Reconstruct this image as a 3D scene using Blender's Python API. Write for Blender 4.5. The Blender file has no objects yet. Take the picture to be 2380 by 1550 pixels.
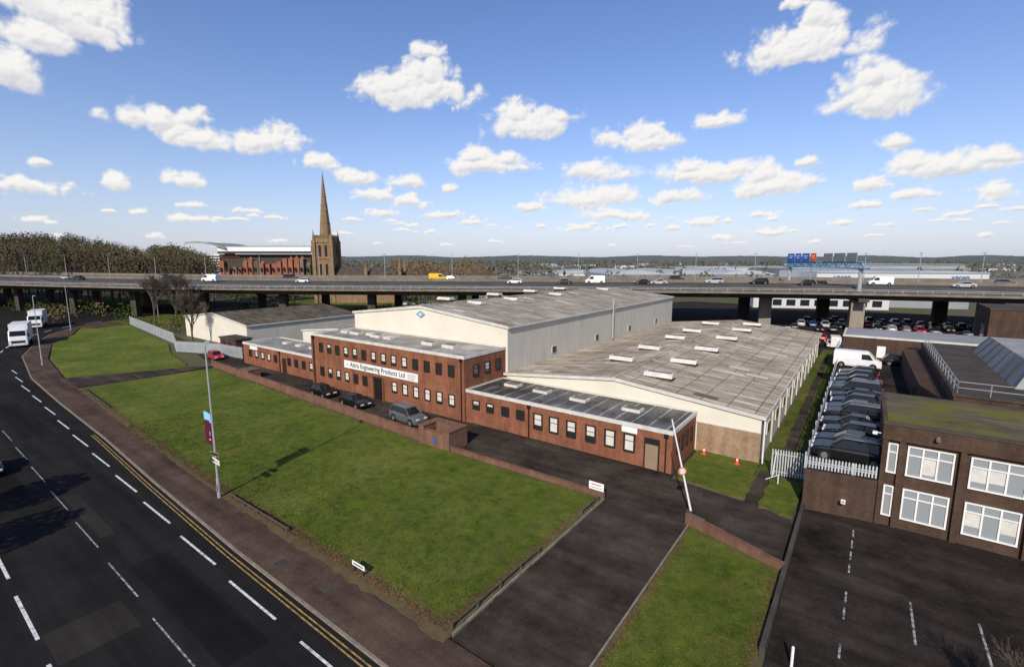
import bpy, math, random
import numpy as np
from mathutils import Vector, Matrix
random.seed(7)
R=random.random
def U(a,b): return a+(b-a)*R()
YAW=math.radians(36.2); PITCH=math.atan(170/1124.0); EYE=17.5
CY,SY=math.cos(YAW),math.sin(YAW)
def V(r,d):   # background site frame: r metres right of the line of sight, d metres along it
    return (r*CY-d*SY, r*SY+d*CY)
scene=bpy.context.scene
# ---------------------------------------------------------------- materials
MATS={}
def newmat(name):
    m=bpy.data.materials.new(name); m.use_nodes=True
    nt=m.node_tree; b=nt.nodes['Principled BSDF']; MATS[name]=m
    return m,nt,b
def setspec(b,v):
    if 'Specular IOR Level' in b.inputs: b.inputs['Specular IOR Level'].default_value=v
def c4(c): return (c[0],c[1],c[2],1)
def N(nt,t,**kw):
    n=nt.nodes.new(t)
    for k,v in kw.items(): setattr(n,k,v)
    return n
def L(nt,a,b): nt.links.new(a,b)
def mapped(nt,scale=(1,1,1)):
    tc=N(nt,'ShaderNodeTexCoord'); mp=N(nt,'ShaderNodeMapping'); mp.inputs['Scale'].default_value=scale
    L(nt,tc.outputs['Object'],mp.inputs['Vector']); return mp.outputs['Vector']
def noise(nt,vec,scale,detail=5,rough=.6):
    n=N(nt,'ShaderNodeTexNoise'); n.inputs['Scale'].default_value=scale; n.inputs['Detail'].default_value=min(detail,6)
    n.inputs['Roughness'].default_value=rough
    if vec is not None: L(nt,vec,n.inputs['Vector'])
    return n.outputs['Fac']
def ramp(nt,fac,stops):
    r=N(nt,'ShaderNodeValToRGB'); e=r.color_ramp.elements
    while len(e)<len(stops): e.new(.5)
    for i,(p,c) in enumerate(stops):
        e[i].position=p; e[i].color=c4(c) if len(c)==3 else c
    L(nt,fac,r.inputs['Fac']); return r.outputs['Color']
def mix(nt,fac,a,b,mode='MIX'):
    m=N(nt,'ShaderNodeMix',data_type='RGBA',blend_type=mode)
    for s,x in ((m.inputs[0],fac),(m.inputs[6],a),(m.inputs[7],b)):
        if hasattr(x,'is_linked') or hasattr(x,'links'): L(nt,x,s)
        elif isinstance(x,(int,float)): s.default_value=x
        else: s.default_value=c4(x)
    return m.outputs[2]
def bump(nt,b,h,strength,dist):
    n=N(nt,'ShaderNodeBump'); n.inputs['Strength'].default_value=strength; n.inputs['Distance'].default_value=dist
    L(nt,h,n.inputs['Height']); L(nt,n.outputs[0],b.inputs['Normal'])
def M(name,c1,c2=None,scale=1.0,rough=.85,spec=.2,bmp=0,metal=0,stretch=(1,1,1),lo=.3,hi=.7,emit=None):
    m,nt,b=newmat(name); b.inputs['Roughness'].default_value=rough; setspec(b,spec); b.inputs['Metallic'].default_value=metal
    if c2 is None: c2=tuple(x*.8 for x in c1)
    v=mapped(nt,stretch); f=noise(nt,v,scale,4,.65)
    L(nt,ramp(nt,f,[(lo,c1),(hi,c2)]),b.inputs['Base Color'])
    return m
def Mbrick(name,c1,c2,mortar,var=.35):
    m,nt,b=newmat(name); b.inputs['Roughness'].default_value=.9; setspec(b,.12)
    tc=N(nt,'ShaderNodeTexCoord'); s=N(nt,'ShaderNodeSeparateXYZ'); L(nt,tc.outputs['Object'],s.inputs[0])
    a=N(nt,'ShaderNodeMath',operation='ADD'); L(nt,s.outputs[0],a.inputs[0]); L(nt,s.outputs[1],a.inputs[1])
    c=N(nt,'ShaderNodeCombineXYZ'); L(nt,a.outputs[0],c.inputs[0]); L(nt,s.outputs[2],c.inputs[1])
    br=N(nt,'ShaderNodeTexBrick'); L(nt,c.outputs[0],br.inputs['Vector'])
    for k,v in (('Scale',1),('Mortar Size',.008),('Brick Width',.225),('Row Height',.075),('Bias',-.1)): br.inputs[k].default_value=v
    br.inputs['Color1'].default_value=c4(c1); br.inputs['Color2'].default_value=c4(c2); br.inputs['Mortar'].default_value=c4(mortar)
    f=noise(nt,tc.outputs['Object'],.6,6,.75)
    g=ramp(nt,f,[(.3,(1-var,)*3),(.7,(1+var*.3,)*3)])
    mp=N(nt,'ShaderNodeMapping'); mp.inputs['Scale'].default_value=(1.5,1.5,.15); L(nt,tc.outputs['Object'],mp.inputs[0])
    f2=noise(nt,mp.outputs[0],1.2,4,.6); g2=ramp(nt,f2,[(.35,(.76,)*3),(.6,(1,1,1))])
    col=mix(nt,1.0,mix(nt,1.0,br.outputs['Color'],g,'MULTIPLY'),g2,'MULTIPLY')
    L(nt,col,b.inputs['Base Color']); return m
def Mroof(name,c1,c2,line,w,h,stain=.5,axis=0,ms=.03,st=(.15,.9,1),rough=.9,moss=None,spec=.12):
    m,nt,b=newmat(name); b.inputs['Roughness'].default_value=rough; setspec(b,spec)
    tc=N(nt,'ShaderNodeTexCoord')
    br=N(nt,'ShaderNodeTexBrick'); br.offset=.0
    L(nt,tc.outputs['Object'],br.inputs['Vector'])
    for k,v in (('Scale',1),('Mortar Size',ms),('Mortar Smooth',.3),('Brick Width',w),('Row Height',h),('Bias',0)): br.inputs[k].default_value=v
    br.inputs['Color1'].default_value=c4(c1); br.inputs['Color2'].default_value=c4(c2); br.inputs['Mortar'].default_value=c4(line)
    mp=N(nt,'ShaderNodeMapping'); mp.inputs['Scale'].default_value=st; L(nt,tc.outputs['Object'],mp.inputs[0])
    f=noise(nt,mp.outputs[0],1.1,6,.75); g=ramp(nt,f,[(.36,(1-stain,1-stain*1.05,1-stain*1.12)),(.6,(1,1,1))])
    f2=noise(nt,tc.outputs['Object'],.16,6,.75); g2=ramp(nt,f2,[(.35,(.72,.69,.64)),(.62,(1.1,1.1,1.1))])
    col=mix(nt,1.0,mix(nt,1.0,br.outputs['Color'],g,'MULTIPLY'),g2,'MULTIPLY')
    if moss:
        f3=noise(nt,tc.outputs['Object'],.35,6,.8); k=ramp(nt,f3,[(.42,(0,0,0)),(.6,(1,1,1))])
        col=mix(nt,k,col,moss)
    L(nt,col,b.inputs['Base Color']); return m
def Mclad(name,c1,c2,period=.3):
    m,nt,b=newmat(name); b.inputs['Roughness'].default_value=.6; setspec(b,.25)
    tc=N(nt,'ShaderNodeTexCoord'); s=N(nt,'ShaderNodeSeparateXYZ'); L(nt,tc.outputs['Object'],s.inputs[0])
    a=N(nt,'ShaderNodeMath',operation='ADD'); L(nt,s.outputs[0],a.inputs[0]); L(nt,s.outputs[1],a.inputs[1])
    mu=N(nt,'ShaderNodeMath',operation='MULTIPLY'); L(nt,a.outputs[0],mu.inputs[0]); mu.inputs[1].default_value=2*math.pi/period
    si=N(nt,'ShaderNodeMath',operation='SINE'); L(nt,mu.outputs[0],si.inputs[0])
    col=ramp(nt,si.outputs[0],[(0,c2),(.4,c1)])  # light and dark of the ribs put into colour; walls are flat
    mp=N(nt,'ShaderNodeMapping'); mp.inputs['Scale'].default_value=(.6,.6,.12); L(nt,tc.outputs['Object'],mp.inputs[0])
    g=ramp(nt,noise(nt,mp.outputs[0],1.5,5,.7),[(.3,(.84,.83,.8)),(.6,(1,1,1))])
    L(nt,mix(nt,1.0,col,g,'MULTIPLY'),b.inputs['Base Color']); return m
brick=Mbrick('red_brick',(.30,.108,.055),(.225,.08,.043),(.22,.13,.09))
brickwall=Mbrick('garden_wall_brick',(.22,.11,.07),(.16,.08,.055),(.17,.12,.09))
brickbuff=Mbrick('buff_brick',(.42,.28,.17),(.31,.19,.11),(.38,.31,.23))
brickbrown=Mbrick('brown_brick',(.10,.057,.038),(.066,.039,.029),(.09,.067,.052))
stone=Mbrick('church_stone',(.34,.22,.12),(.22,.145,.085),(.2,.15,.1))
roof_shed=Mroof('fibre_cement_roof',(.60,.52,.41),(.43,.37,.29),(.20,.165,.12),2.3,1.05,.5,ms=.055)
roof_wh=Mroof('warehouse_roof_sheet',(.50,.45,.375),(.38,.34,.28),(.20,.17,.13),2.4,1.05,.5,ms=.05)
roof_dark=Mroof('mossy_sheet_roof',(.18,.15,.11),(.12,.10,.075),(.07,.06,.045),2.4,1.05,.6)
roof_seam=Mroof('felt_roof_light',(.42,.40,.36),(.27,.26,.24),(.6,.58,.52),1.6,30,.5,axis=1,ms=.05,st=(.3,.3,1),rough=.6,spec=.25)
roof_seam2=Mroof('felt_roof_dark',(.17,.165,.16),(.07,.07,.07),(.55,.54,.5),1.55,30,.8,axis=1,ms=.06,st=(.35,.25,1),rough=.5,spec=.3)
roof_moss=Mroof('mossy_flat_roof',(.15,.125,.09),(.12,.105,.08),(.12,.1,.08),5,7,.5,moss=(.125,.115,.018))
roof_grey=M('grey_roof',(.3,.3,.3),(.2,.2,.2),.2)
clad=Mclad('white_cladding',(.58,.55,.48),(.49,.465,.405))
cladsm=M('cream_render_panel',(.68,.64,.53),(.60,.56,.465),.25,rough=.7)
white=M('white_paint',(.78,.78,.76),(.68,.68,.66),2,rough=.5)
whitetrim=M('roof_edge_trim',(.62,.6,.54),(.46,.44,.4),1,rough=.6)
frame=M('window_frame_brown',(.035,.022,.016),(.025,.018,.014),3,rough=.5)
blind=M('window_blind',(.62,.6,.54),(.5,.48,.44),2,rough=.7)
black=M('black_metal',(.015,.015,.016),(.01,.01,.01),2,rough=.5)
steel=M('galvanised_steel',(.42,.44,.45),(.33,.35,.36),1.5,rough=.45,metal=.3)
galv=M('palisade_galvanised',(.5,.53,.54),(.4,.43,.45),1,rough=.5,metal=.2)
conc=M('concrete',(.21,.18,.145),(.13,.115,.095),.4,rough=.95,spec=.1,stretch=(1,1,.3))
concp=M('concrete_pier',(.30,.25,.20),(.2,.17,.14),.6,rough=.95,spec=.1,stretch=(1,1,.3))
concd=M('concrete_dark',(.085,.072,.06),(.045,.04,.034),.5,rough=.95,spec=.1,stretch=(1,1,.3))  # dark concrete; below the viaduct deck it stands in for shade
kerbm=M('kerb_stone',(.26,.22,.17),(.14,.12,.10),2,rough=.9)
roadline=M('road_marking_white',(.66,.66,.64),(.26,.26,.25),3.5,rough=.7,lo=.45,hi=.66)
thinline=M('worn_marking_white',(.38,.38,.37),(.06,.06,.06),3.5,rough=.7,lo=.4,hi=.6)
yelline=M('road_marking_yellow',(.40,.27,.07),(.12,.09,.05),3,rough=.7,lo=.4,hi=.64)
door_m=M('door_brown',(.27,.19,.13),(.22,.16,.11),1)
bluem=M('blue_sign_paint',(.02,.12,.48),(.02,.10,.42),1,rough=.5)
cyanm=M('gantry_blue_paint',(.10,.32,.48),(.08,.26,.4),1,rough=.5)
orangem=M('cone_orange',(.75,.10,.03),(.65,.08,.03),1,rough=.5)
redm=M('red_paint',(.5,.03,.03),(.4,.03,.03),1,rough=.5)
claret=M('banner_claret',(.10,.008,.03),(.08,.007,.025),1,rough=.7)
skyb=M('banner_sky_blue',(.25,.5,.75),(.22,.45,.7),1,rough=.7)
bark=M('bark',(.12,.095,.07),(.07,.055,.04),3,rough=.95)
timber=M('weathered_timber',(.10,.085,.07),(.06,.05,.04),3,rough=.95)
soil=M('soil_and_dead_grass',(.085,.06,.035),(.13,.105,.05),1.8,rough=1,spec=.05)
redbrickfar=M('far_red_brick',(.30,.11,.065),(.2,.085,.055),.1)
tyre=M('tyre_rubber',(.012,.012,.012),(.018,.018,.018),5,rough=.9)
hub=M('wheel_alloy',(.35,.35,.36),(.25,.25,.26),5,rough=.35,metal=.6)
tail=M('tail_light',(.35,.01,.01),(.3,.01,.01),5,rough=.3)
head=M('head_light',(.7,.7,.7),(.6,.6,.6),5,rough=.2)
def Mglass(name,c,rough=.06,spec=.9):
    m,nt,b=newmat(name); b.inputs['Base Color'].default_value=c4(c); b.inputs['Roughness'].default_value=rough; setspec(b,spec)
    v=mapped(nt); bump(nt,b,noise(nt,v,.9,2),.03,.05); return m
glass=Mglass('window_glass',(.02,.022,.024))
glassl=Mglass('window_glass_pale',(.26,.28,.29),.12,.7)
cglass=Mglass('car_glass',(.010,.011,.012),.08,.4)
def paint(name,c):
    if name in MATS: return MATS[name]
    m,nt,b=newmat(name); b.inputs['Base Color'].default_value=c4(c); b.inputs['Roughness'].default_value=.35; setspec(b,.35)
    if 'Coat Weight' in b.inputs: b.inputs['Coat Weight'].default_value=.2; b.inputs['Coat Roughness'].default_value=.1
    v=mapped(nt); L(nt,ramp(nt,noise(nt,v,1.5,3),[(.3,c),(.7,tuple(x*.85 for x in c))]),b.inputs['Base Color'])
    return m
def Mgrass(name,bright=1.0,dry=.5):
    m,nt,b=newmat(name); b.inputs['Roughness'].default_value=.95; setspec(b,.08)
    tc=N(nt,'ShaderNodeTexCoord'); o=tc.outputs['Object']
    f1=noise(nt,o,.13,5,.7); f2=noise(nt,o,1.3,6,.8); f3=noise(nt,o,12,4,.8)
    a=ramp(nt,f1,[(.32,(.085*bright,.122*bright,.018)),(.5,(.135*bright,.170*bright,.024)),(.68,(.205*bright,.215*bright,.045))])
    g=ramp(nt,f2,[(.28,(.42,.48,.38)),(.5,(.92,.97,.92)),(.72,(1.4,1.28,1.1))])
    g3=ramp(nt,f3,[(.3,(.42,.42,.42)),(.7,(1.45,1.45,1.4))])
    col=mix(nt,1,mix(nt,1,a,g,'MULTIPLY'),g3,'MULTIPLY')
    f4=noise(nt,o,.38,6,.8); k=ramp(nt,f4,[(.50,(0,0,0)),(.72,(dry,dry,dry))])
    col=mix(nt,k,col,(.17,.135,.055))
    L(nt,col,b.inputs['Base Color']); bump(nt,b,f3,1.0,.15); return m
grass=Mgrass('lawn_grass',.95,.6)
grassb=Mgrass('rough_grass',.75,.8)
def Masph(name,c,var=.5,patch=True,rough=1.0,spec=.06):
    m,nt,b=newmat(name); setspec(b,spec); b.inputs['Roughness'].default_value=rough
    tc=N(nt,'ShaderNodeTexCoord'); o=tc.outputs['Object']
    f1=noise(nt,o,.25,6,.75); f2=noise(nt,o,20,3,.8)
    a=ramp(nt,f1,[(.32,tuple(x*(1-var*.55) for x in c)),(.68,tuple(x*(1+var*.7) for x in c))])
    g=ramp(nt,f2,[(.3,(.6,.6,.6)),(.75,(1.5,1.5,1.5))])
    mp=N(nt,'ShaderNodeMapping'); mp.inputs['Scale'].default_value=(.05,.8,1); L(nt,o,mp.inputs[0])
    g2=ramp(nt,noise(nt,mp.outputs[0],1,4,.6),[(.35,(.72,.72,.72)),(.65,(1.25,1.25,1.25))])
    L(nt,mix(nt,1,mix(nt,1,a,g,'MULTIPLY'),g2,'MULTIPLY'),b.inputs['Base Color']); bump(nt,b,f2,.4,.02); return m
asph=Masph('road_asphalt',(.0165,.015,.0145),.4)
asphp=Masph('road_patch_asphalt',(.0115,.0105,.010),.4)
asphq=Masph('road_patch_pale',(.026,.023,.021),.4)
asph2=Masph('drive_asphalt',(.044,.035,.028),1.0)
asph3=Masph('carpark_asphalt',(.028,.022,.0185),1.1)
pave=Masph('pavement_tarmac',(.072,.047,.036),.7)
mroad=Masph('motorway_surface',(.085,.078,.07),.3)
farground=M('far_ground',(.085,.095,.04),(.11,.09,.065),.02,rough=1,spec=.05,lo=.35,hi=.65)
def Mfol(name,cols):
    m,nt,b=newmat(name); b.inputs['Roughness'].default_value=.95; setspec(b,.05)
    g=N(nt,'ShaderNodeNewGeometry'); v=mapped(nt)
    f=noise(nt,v,.12,3); a=N(nt,'ShaderNodeMath',operation='MULTIPLY_ADD'); L(nt,g.outputs['Random Per Island'],a.inputs[0]); a.inputs[1].default_value=.45; 
    s=N(nt,'ShaderNodeMath',operation='MULTIPLY_ADD'); L(nt,f,s.inputs[0]); s.inputs[1].default_value=1.3; s.inputs[2].default_value=-.38
    L(nt,s.outputs[0],a.inputs[2])
    n=len(cols); L(nt,ramp(nt,a.outputs[0],[(i/(n-1),c) for i,c in enumerate(cols)]),b.inputs['Base Color']); return m
fol_wood=Mfol('winter_woodland',[(.05,.042,.022),(.10,.075,.045),(.07,.07,.03),(.13,.09,.055),(.05,.058,.025)])
fol_far=Mfol('far_trees',[(.07,.075,.06),(.11,.10,.075),(.09,.10,.07),(.13,.11,.08)])
fol_red=Mfol('reddish_scrub',[(.11,.075,.05),(.20,.125,.075),(.14,.105,.06),(.18,.105,.065)])
fol_green=Mfol('green_bush',[(.03,.05,.012),(.06,.09,.02),(.045,.065,.015)])
leafm=Mfol('leaf_litter',[(.06,.035,.02),(.12,.07,.035),(.17,.11,.06)])
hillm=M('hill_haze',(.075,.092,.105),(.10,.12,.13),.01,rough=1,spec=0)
# ---------------------------------------------------------------- mesh builder
class MB:
    def __init__(s): s.v=[];s.f=[];s.m=[];s.mats=[]
    def mi(s,m):
        if m not in s.mats: s.mats.append(m)
        return s.mats.index(m)
    def face(s,pts,m):
        i=len(s.v); s.v+= [tuple(p) for p in pts]; s.f.append(tuple(range(i,i+len(pts)))); s.m.append(s.mi(m))
    def solid(s,vs,fs,m):
        i=len(s.v); s.v+=[tuple(p) for p in vs]
        for f in fs: s.f.append(tuple(i+k for k in f)); s.m.append(s.mi(m))
    def box(s,x0,x1,y0,y1,z0,z1,m):
        if x0>x1:x0,x1=x1,x0
        if y0>y1:y0,y1=y1,y0
        s.solid([(x0,y0,z0),(x1,y0,z0),(x1,y1,z0),(x0,y1,z0),(x0,y0,z1),(x1,y0,z1),(x1,y1,z1),(x0,y1,z1)],
          [(0,3,2,1),(4,5,6,7),(0,1,5,4),(1,2,6,5),(2,3,7,6),(3,0,4,7)],m)
    def obox(s,cx,cy,ang,l,w,z0,z1,m):
        c,q=math.cos(ang),math.sin(ang); P=[]
        for z in (z0,z1):
            for a,b in ((-l/2,-w/2),(l/2,-w/2),(l/2,w/2),(-l/2,w/2)): P.append((cx+a*c-b*q,cy+a*q+b*c,z))
        s.solid(P,[(0,3,2,1),(4,5,6,7),(0,1,5,4),(1,2,6,5),(2,3,7,6),(3,0,4,7)],m)
    def prism(s,poly,z0,z1,m,mside=None):
        n=len(poly); mside=mside or m
        area=sum(poly[i][0]*poly[(i+1)%n][1]-poly[(i+1)%n][0]*poly[i][1] for i in range(n))
        if area<0: poly=poly[::-1]
        s.face([(x,y,z1) for x,y in poly],m)
        for i in range(n):
            a,b=poly[i],poly[(i+1)%n]
            s.face([(a[0],a[1],z0),(b[0],b[1],z0),(b[0],b[1],z1),(a[0],a[1],z1)],mside)
    def beam(s,p,q,r0,r1,m,n=6,cap=True):
        p=Vector(p);q=Vector(q);d=(q-p)
        if d.length<1e-6: return
        d.normalize(); u=d.orthogonal().normalized(); w=d.cross(u)
        vs=[]
        for c,r in ((p,r0),(q,r1)):
            for i in range(n):
                a=2*math.pi*i/n; vs.append(c+u*(r*math.cos(a))+w*(r*math.sin(a)))
        fs=[(i,(i+1)%n,n+(i+1)%n,n+i) for i in range(n)]
        if cap: fs+= [tuple(range(n))[::-1],tuple(range(n,2*n))]
        s.solid(vs,fs,m)
    def strip(s,pts,w,z,m):
        out=[]
        for i,(x,y) in enumerate(pts):
            a=pts[max(i-1,0)];b=pts[min(i+1,len(pts)-1)]
            dx,dy=b[0]-a[0],b[1]-a[1];l=math.hypot(dx,dy); nx,ny=-dy/l*w/2,dx/l*w/2
            out.append(((x+nx,y+ny),(x-nx,y-ny)))
        for i in range(len(out)-1):
            (a,b),(c,d)=out[i],out[i+1]
            s.face([(b[0],b[1],z),(d[0],d[1],z),(c[0],c[1],z),(a[0],a[1],z)],m)
    def wbox(s,face,plane,a0,a1,z0,z1,d0,d1,m):
        if face=='-Y': s.box(a0,a1,plane-d1,plane-d0,z0,z1,m)
        elif face=='+X': s.box(plane+d0,plane+d1,a0,a1,z0,z1,m)
        elif face=='-X': s.box(plane-d1,plane-d0,a0,a1,z0,z1,m)
    def mesh(s,name):
        me=bpy.data.meshes.new(name); me.from_pydata(s.v,[],s.f)
        for m in s.mats: me.materials.append(m)
        me.polygons.foreach_set('material_index',s.m); me.update(); return me
    def obj(s,name,parent=None,smooth=False):
        me=s.mesh(name); o=bpy.data.objects.new(name,me); scene.collection.objects.link(o)
        if smooth: me.polygons.foreach_set('use_smooth',[True]*len(me.polygons))
        if parent: o.parent=parent
        return o
def empty(name,loc=(0,0,0)):
    e=bpy.data.objects.new(name,None); e.location=loc; e.empty_display_size=.5; scene.collection.objects.link(e); return e
# ---------------------------------------------------------------- ground
g=MB(); g.face([(-4000,-1500,-.06),(4000,-1500,-.06),(4000,5000,-.06),(-4000,5000,-.06)],farground); g.obj('ground')
kerb=[(6,11.2),(-15.5,11.7),(-29.6,11.9),(-44.5,12.4),(-60,13.1),(-80,13.6),(-99.8,14.4),(-123.6,17.1),(-140.7,21.6),(-155,26.5),(-165.5,32.5),(-174,40),(-180.6,50),(-190,75),(-205,130)]
rd=MB(); poly=kerb+[(-240,130),(-225,75),(-222,50),(-320,30),(-320,-12),(6,-12)]
rd.face([(x,y,0) for x,y in poly[::-1]],asph)
rd.obj('road')
mk=MB()
def dash(x0,x1,y,w,m,slope=0):
    mk.face([(x0,y-w/2,.006),(x1,y-w/2,.006),(x1,y+w/2,.006),(x0,y+w/2,.006)],m)
def ky(x,off):
    for i in range(len(kerb)-1):
        a,b=kerb[i],kerb[i+1]
        if b[0]<=x<=a[0]:
            t=(x-a[0])/(b[0]-a[0]); return a[1]+(b[1]-a[1])*t-off
    return 12
d1=[(-19.8,-15,10.55),(-27,-22.1,10.6),(-34.2,-29.2,10.8),(-41.4,-36.5,11.0),(-48.6,-43.7,11.25),(-56,-51.2,11.5),(-63.7,-58.5,11.75),(-71,-66.3,12.0),(-78.8,-73.9,12.35),(-87,-82,12.6),(-95.3,-90,12.85),(-103,-98,13.4),(-110,-106,14.0),(-12,-8,10.5)]
for a,b,y in d1: dash(a,b,y-.15,.13,roadline)
for i in range(14):
    a=-27.1-7.35*i; y=6.9+.016*(i*7.35); dash(a,a+4.9,y,.08,thinline)
for i in range(16):
    a=-34.8-7.3*i+14.6; dash(a,a+5.0,3.1+.012*max(0,i)*5,.15,roadline)
for off in (.28,.50):
    mk.strip([(x,ky(x,off)) for x in [-62+2*i for i in range(32)]],.08,.006,yelline)
for i in range(12):
    x=-115-6*i
    if x>-178: mk.strip([(x,ky(x,4)),(x-3,ky(x-3,4))],.2,.006,roadline)
mk.obj('road_markings')
rp=MB()
for x0,x1,y0,y1,m_ in ((-33,-21,7.6,9.6,asphp),(-60,-49,3.6,6.2,asphp),(-30,-27,3.4,6.4,asphq),(-47,-38,7.5,8.3,asphq),(-84,-66,8.4,10.6,asphp),(-22,-12,3.2,6.0,asphp),(-100,-88,5,8,asphq)):
    rp.face([(x0,y0,.003),(x1,y0,.003),(x1,y1,.003),(x0,y1,.003)],m_)
rp.obj('road_repair_patches')
pv=MB()
inner=[(x,y+.15) for x,y in kerb]
pv.prism([(6,11.35)]+inner[1:12]+[(-168,44),(-162.4,44.1),(-160,36),(-165.5,34.5),(-150,29.5),(-137.7,23.8),(-117,19.4),(-95.7,17.3),(-86.2,17),(-62.3,15.8),(-36.8,14.75),(-14.2,14.5),(6,14.3)],-.05,.12,pave)
pv.obj('pavement')
kb=MB()
for i in range(len(kerb)-1):
    a,b=kerb[i],kerb[i+1]; l=math.hypot(b[0]-a[0],b[1]-a[1]); n=max(1,int(l/3)); 
    ang=math.atan2(b[1]-a[1],b[0]-a[0])
    for k in range(n):
        t=(k+.5)/n; kb.obox(a[0]+(b[0]-a[0])*t,a[1]+(b[1]-a[1])*t+.07,ang,l/n-.01,.14,-.05,.125,kerbm)
kb.obj('kerb')
def wobble(poly,step=.7,amp=.13):
    out=[]
    for i in range(len(poly)):
        a,b=poly[i],poly[(i+1)%len(poly)]; l=math.hypot(b[0]-a[0],b[1]-a[1]); n=max(1,int(l/step))
        for k in range(n):
            t=k/n; j=amp if k else 0
            out.append((a[0]+(b[0]-a[0])*t+U(-j,j),a[1]+(b[1]-a[1])*t+U(-j,j)))
    return out
def lawn(poly,z=.17,m=grass,name='lawn'):
    b=MB(); b.prism(wobble(poly),-.05,z,m,soil); return b.obj(name)
lawn([(-85.6,17.5),(-62.3,16.25),(-36.8,15.3),(-22,15.35),(-15.1,15.2),(-14.7,16.5),(-14.5,30.7),(-29.8,30.7),(-33.5,30.5),(-84.9,33.3)])
lawn([(-137.7,24),(-117,19.8),(-95.7,17.6),(-88.8,31.4),(-105.9,34.6),(-117,38),(-162.4,43.5),(-159,36),(-165,34.6),(-150,30)])
lawn([(-7.95,30.8),(-2.65,29.1),(-2.7,14.6),(-7.9,14.6)])
lawn([(-11.3,44.6),(-6.1,44.6),(-5.9,37.3),(-7,37),(-11.4,37.9)])
lawn([(-4.9,42.2),(-2.7,42.2),(-2.7,36),(-4.9,36.6)])
b=MB()
for pl in ([(-86,16.9),(-62.3,15.5),(-36.8,14.45),(-14.3,14.2),(-14.3,30.95),(-29.8,30.9),(-33.5,30.9),(-85,33.6)],[(-8.1,31),(-2.45,29.2),(-2.4,14.3),(-8.1,14.3)]):
    b.prism(wobble(pl,.5,.16),.0,.145,soil)
b.obj('soil_verge')
b=MB(); b.prism([(-6.0,43.5),(-2.5,43.5),(-2.5,112),(-6.0,112)],-.05,.1,grassb); b.prism(wobble([(-5.0,46),(-4.1,46),(-4.4,104),(-5.1,104)]),0,.115,asph2); b.obj('grass_verge')
b=MB()
b.prism([(-14.2,14.6),(-8.3,14.6),(-8.3,31.3),(-2.5,29.3),(-2.5,38),(-4.9,36.2),(-5.0,43.4),(-5.9,43.4),(-5.9,36.8),(-11.5,37.5),(-11.5,44.6),(-34,38),(-88,39.5),(-96,46),(-100,42),(-104,38),(-86.3,34.2),(-33.4,31.3),(-14.2,31.3)],-.05,.06,asph2)
b.prism([(-95.2,17.3),(-86.2,17.2),(-86.2,35),(-88.6,32)],-.05,.125,asph2)
b.obj('driveway')
b=MB(); b.prism([(-2.2,-5),(40,-5),(40,39),(1.6,39),(-2.2,38.3)],-.05,.02,asph3)
for i in range(9):
    if R()<.75: b.box(.4+i*.03,.49+i*.03,24+i*1.5,25+i*1.5,.021,.026,thinline)
for i in range(5): b.box(3.2+i*2.6,3.3+i*2.6,27,30.5,.021,.026,thinline)
b.obj('car_park')
b=MB(); b.prism([(-95,105.5),(60,105.5),(90,200),(-60,215),(-110,130)],-.05,-.01,asph3); b.obj('rear_yard')
b=MB(); b.prism([(-2.4,38.25),(1.7,38.9),(1.75,39.3),(60,39.3),(60,118),(-2.4,118)],-.05,3.0,asph3,brickbrown); b.obj('raised_car_park')
b=MB()
def leaf(x,y,z,s):
    a=U(0,6.28); t=U(-.5,.5); dx,dy=math.cos(a)*s,math.sin(a)*s
    b.face([(x-dx,y-dy,z+.01),(x+dy*.6,y-dx*.6,z+.01+abs(t)*s),(x+dx,y+dy,z+.02),(x-dy*.6,y+dx*.6,z+.01)],leafm)
def edge_scatter(p,q,n,w,z=.17,s0=.03,s1=.09):
    for i in range(n):
        t=R(); o=abs(random.gauss(0,w)); 
        leaf(p[0]+(q[0]-p[0])*t+ (q[1]-p[1])/max(1,abs(q[0]-p[0])+abs(q[1]-p[1]))*(-o),p[1]+(q[1]-p[1])*t+o*(abs(q[0]-p[0])>abs(q[1]-p[1])),z,U(s0,s1))
edge_scatter((-45,14.9),(-14.6,14.7),4200,.4); edge_scatter((-85,17.2),(-45,15.2),1500,.35)
edge_scatter((-14.7,14.8),(-14.6,30),1200,.3); edge_scatter((-8,29),(-8,14.6),700,.2); edge_scatter((-2.6,14.6),(-2.6,29),700,.3)
edge_scatter((-34,31),(-14.6,31),300,.3)
for i in range(500): leaf(U(-30,-2),U(12.2,14.4),.12,U(.02,.05))
for i in range(900): leaf(U(-8,-2.6),U(14.6,30),.17,U(.02,.045))
b.obj('fallen_leaves')
b=MB()
def tuft(x,y,z,h):
    for k in range(5):
        a=U(0,6.28); w=.015+h*.08; lx,ly=math.cos(a)*h*.5,math.sin(a)*h*.5
        b.face([(x-w*math.sin(a),y+w*math.cos(a),z),(x+w*math.sin(a),y-w*math.cos(a),z),(x+lx,y+ly,z+h*U(.6,1))],grass)
for i in range(12000):
    t=R()
    if t<.78: x=U(-62,-14.8);y=15+abs(random.gauss(0,6)); y=min(y,30.2)
    else: x=U(-8,-2.6);y=U(14.8,29)
    tuft(x,y,.14,U(.04,.17))
b.obj('grass_tufts')
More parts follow.
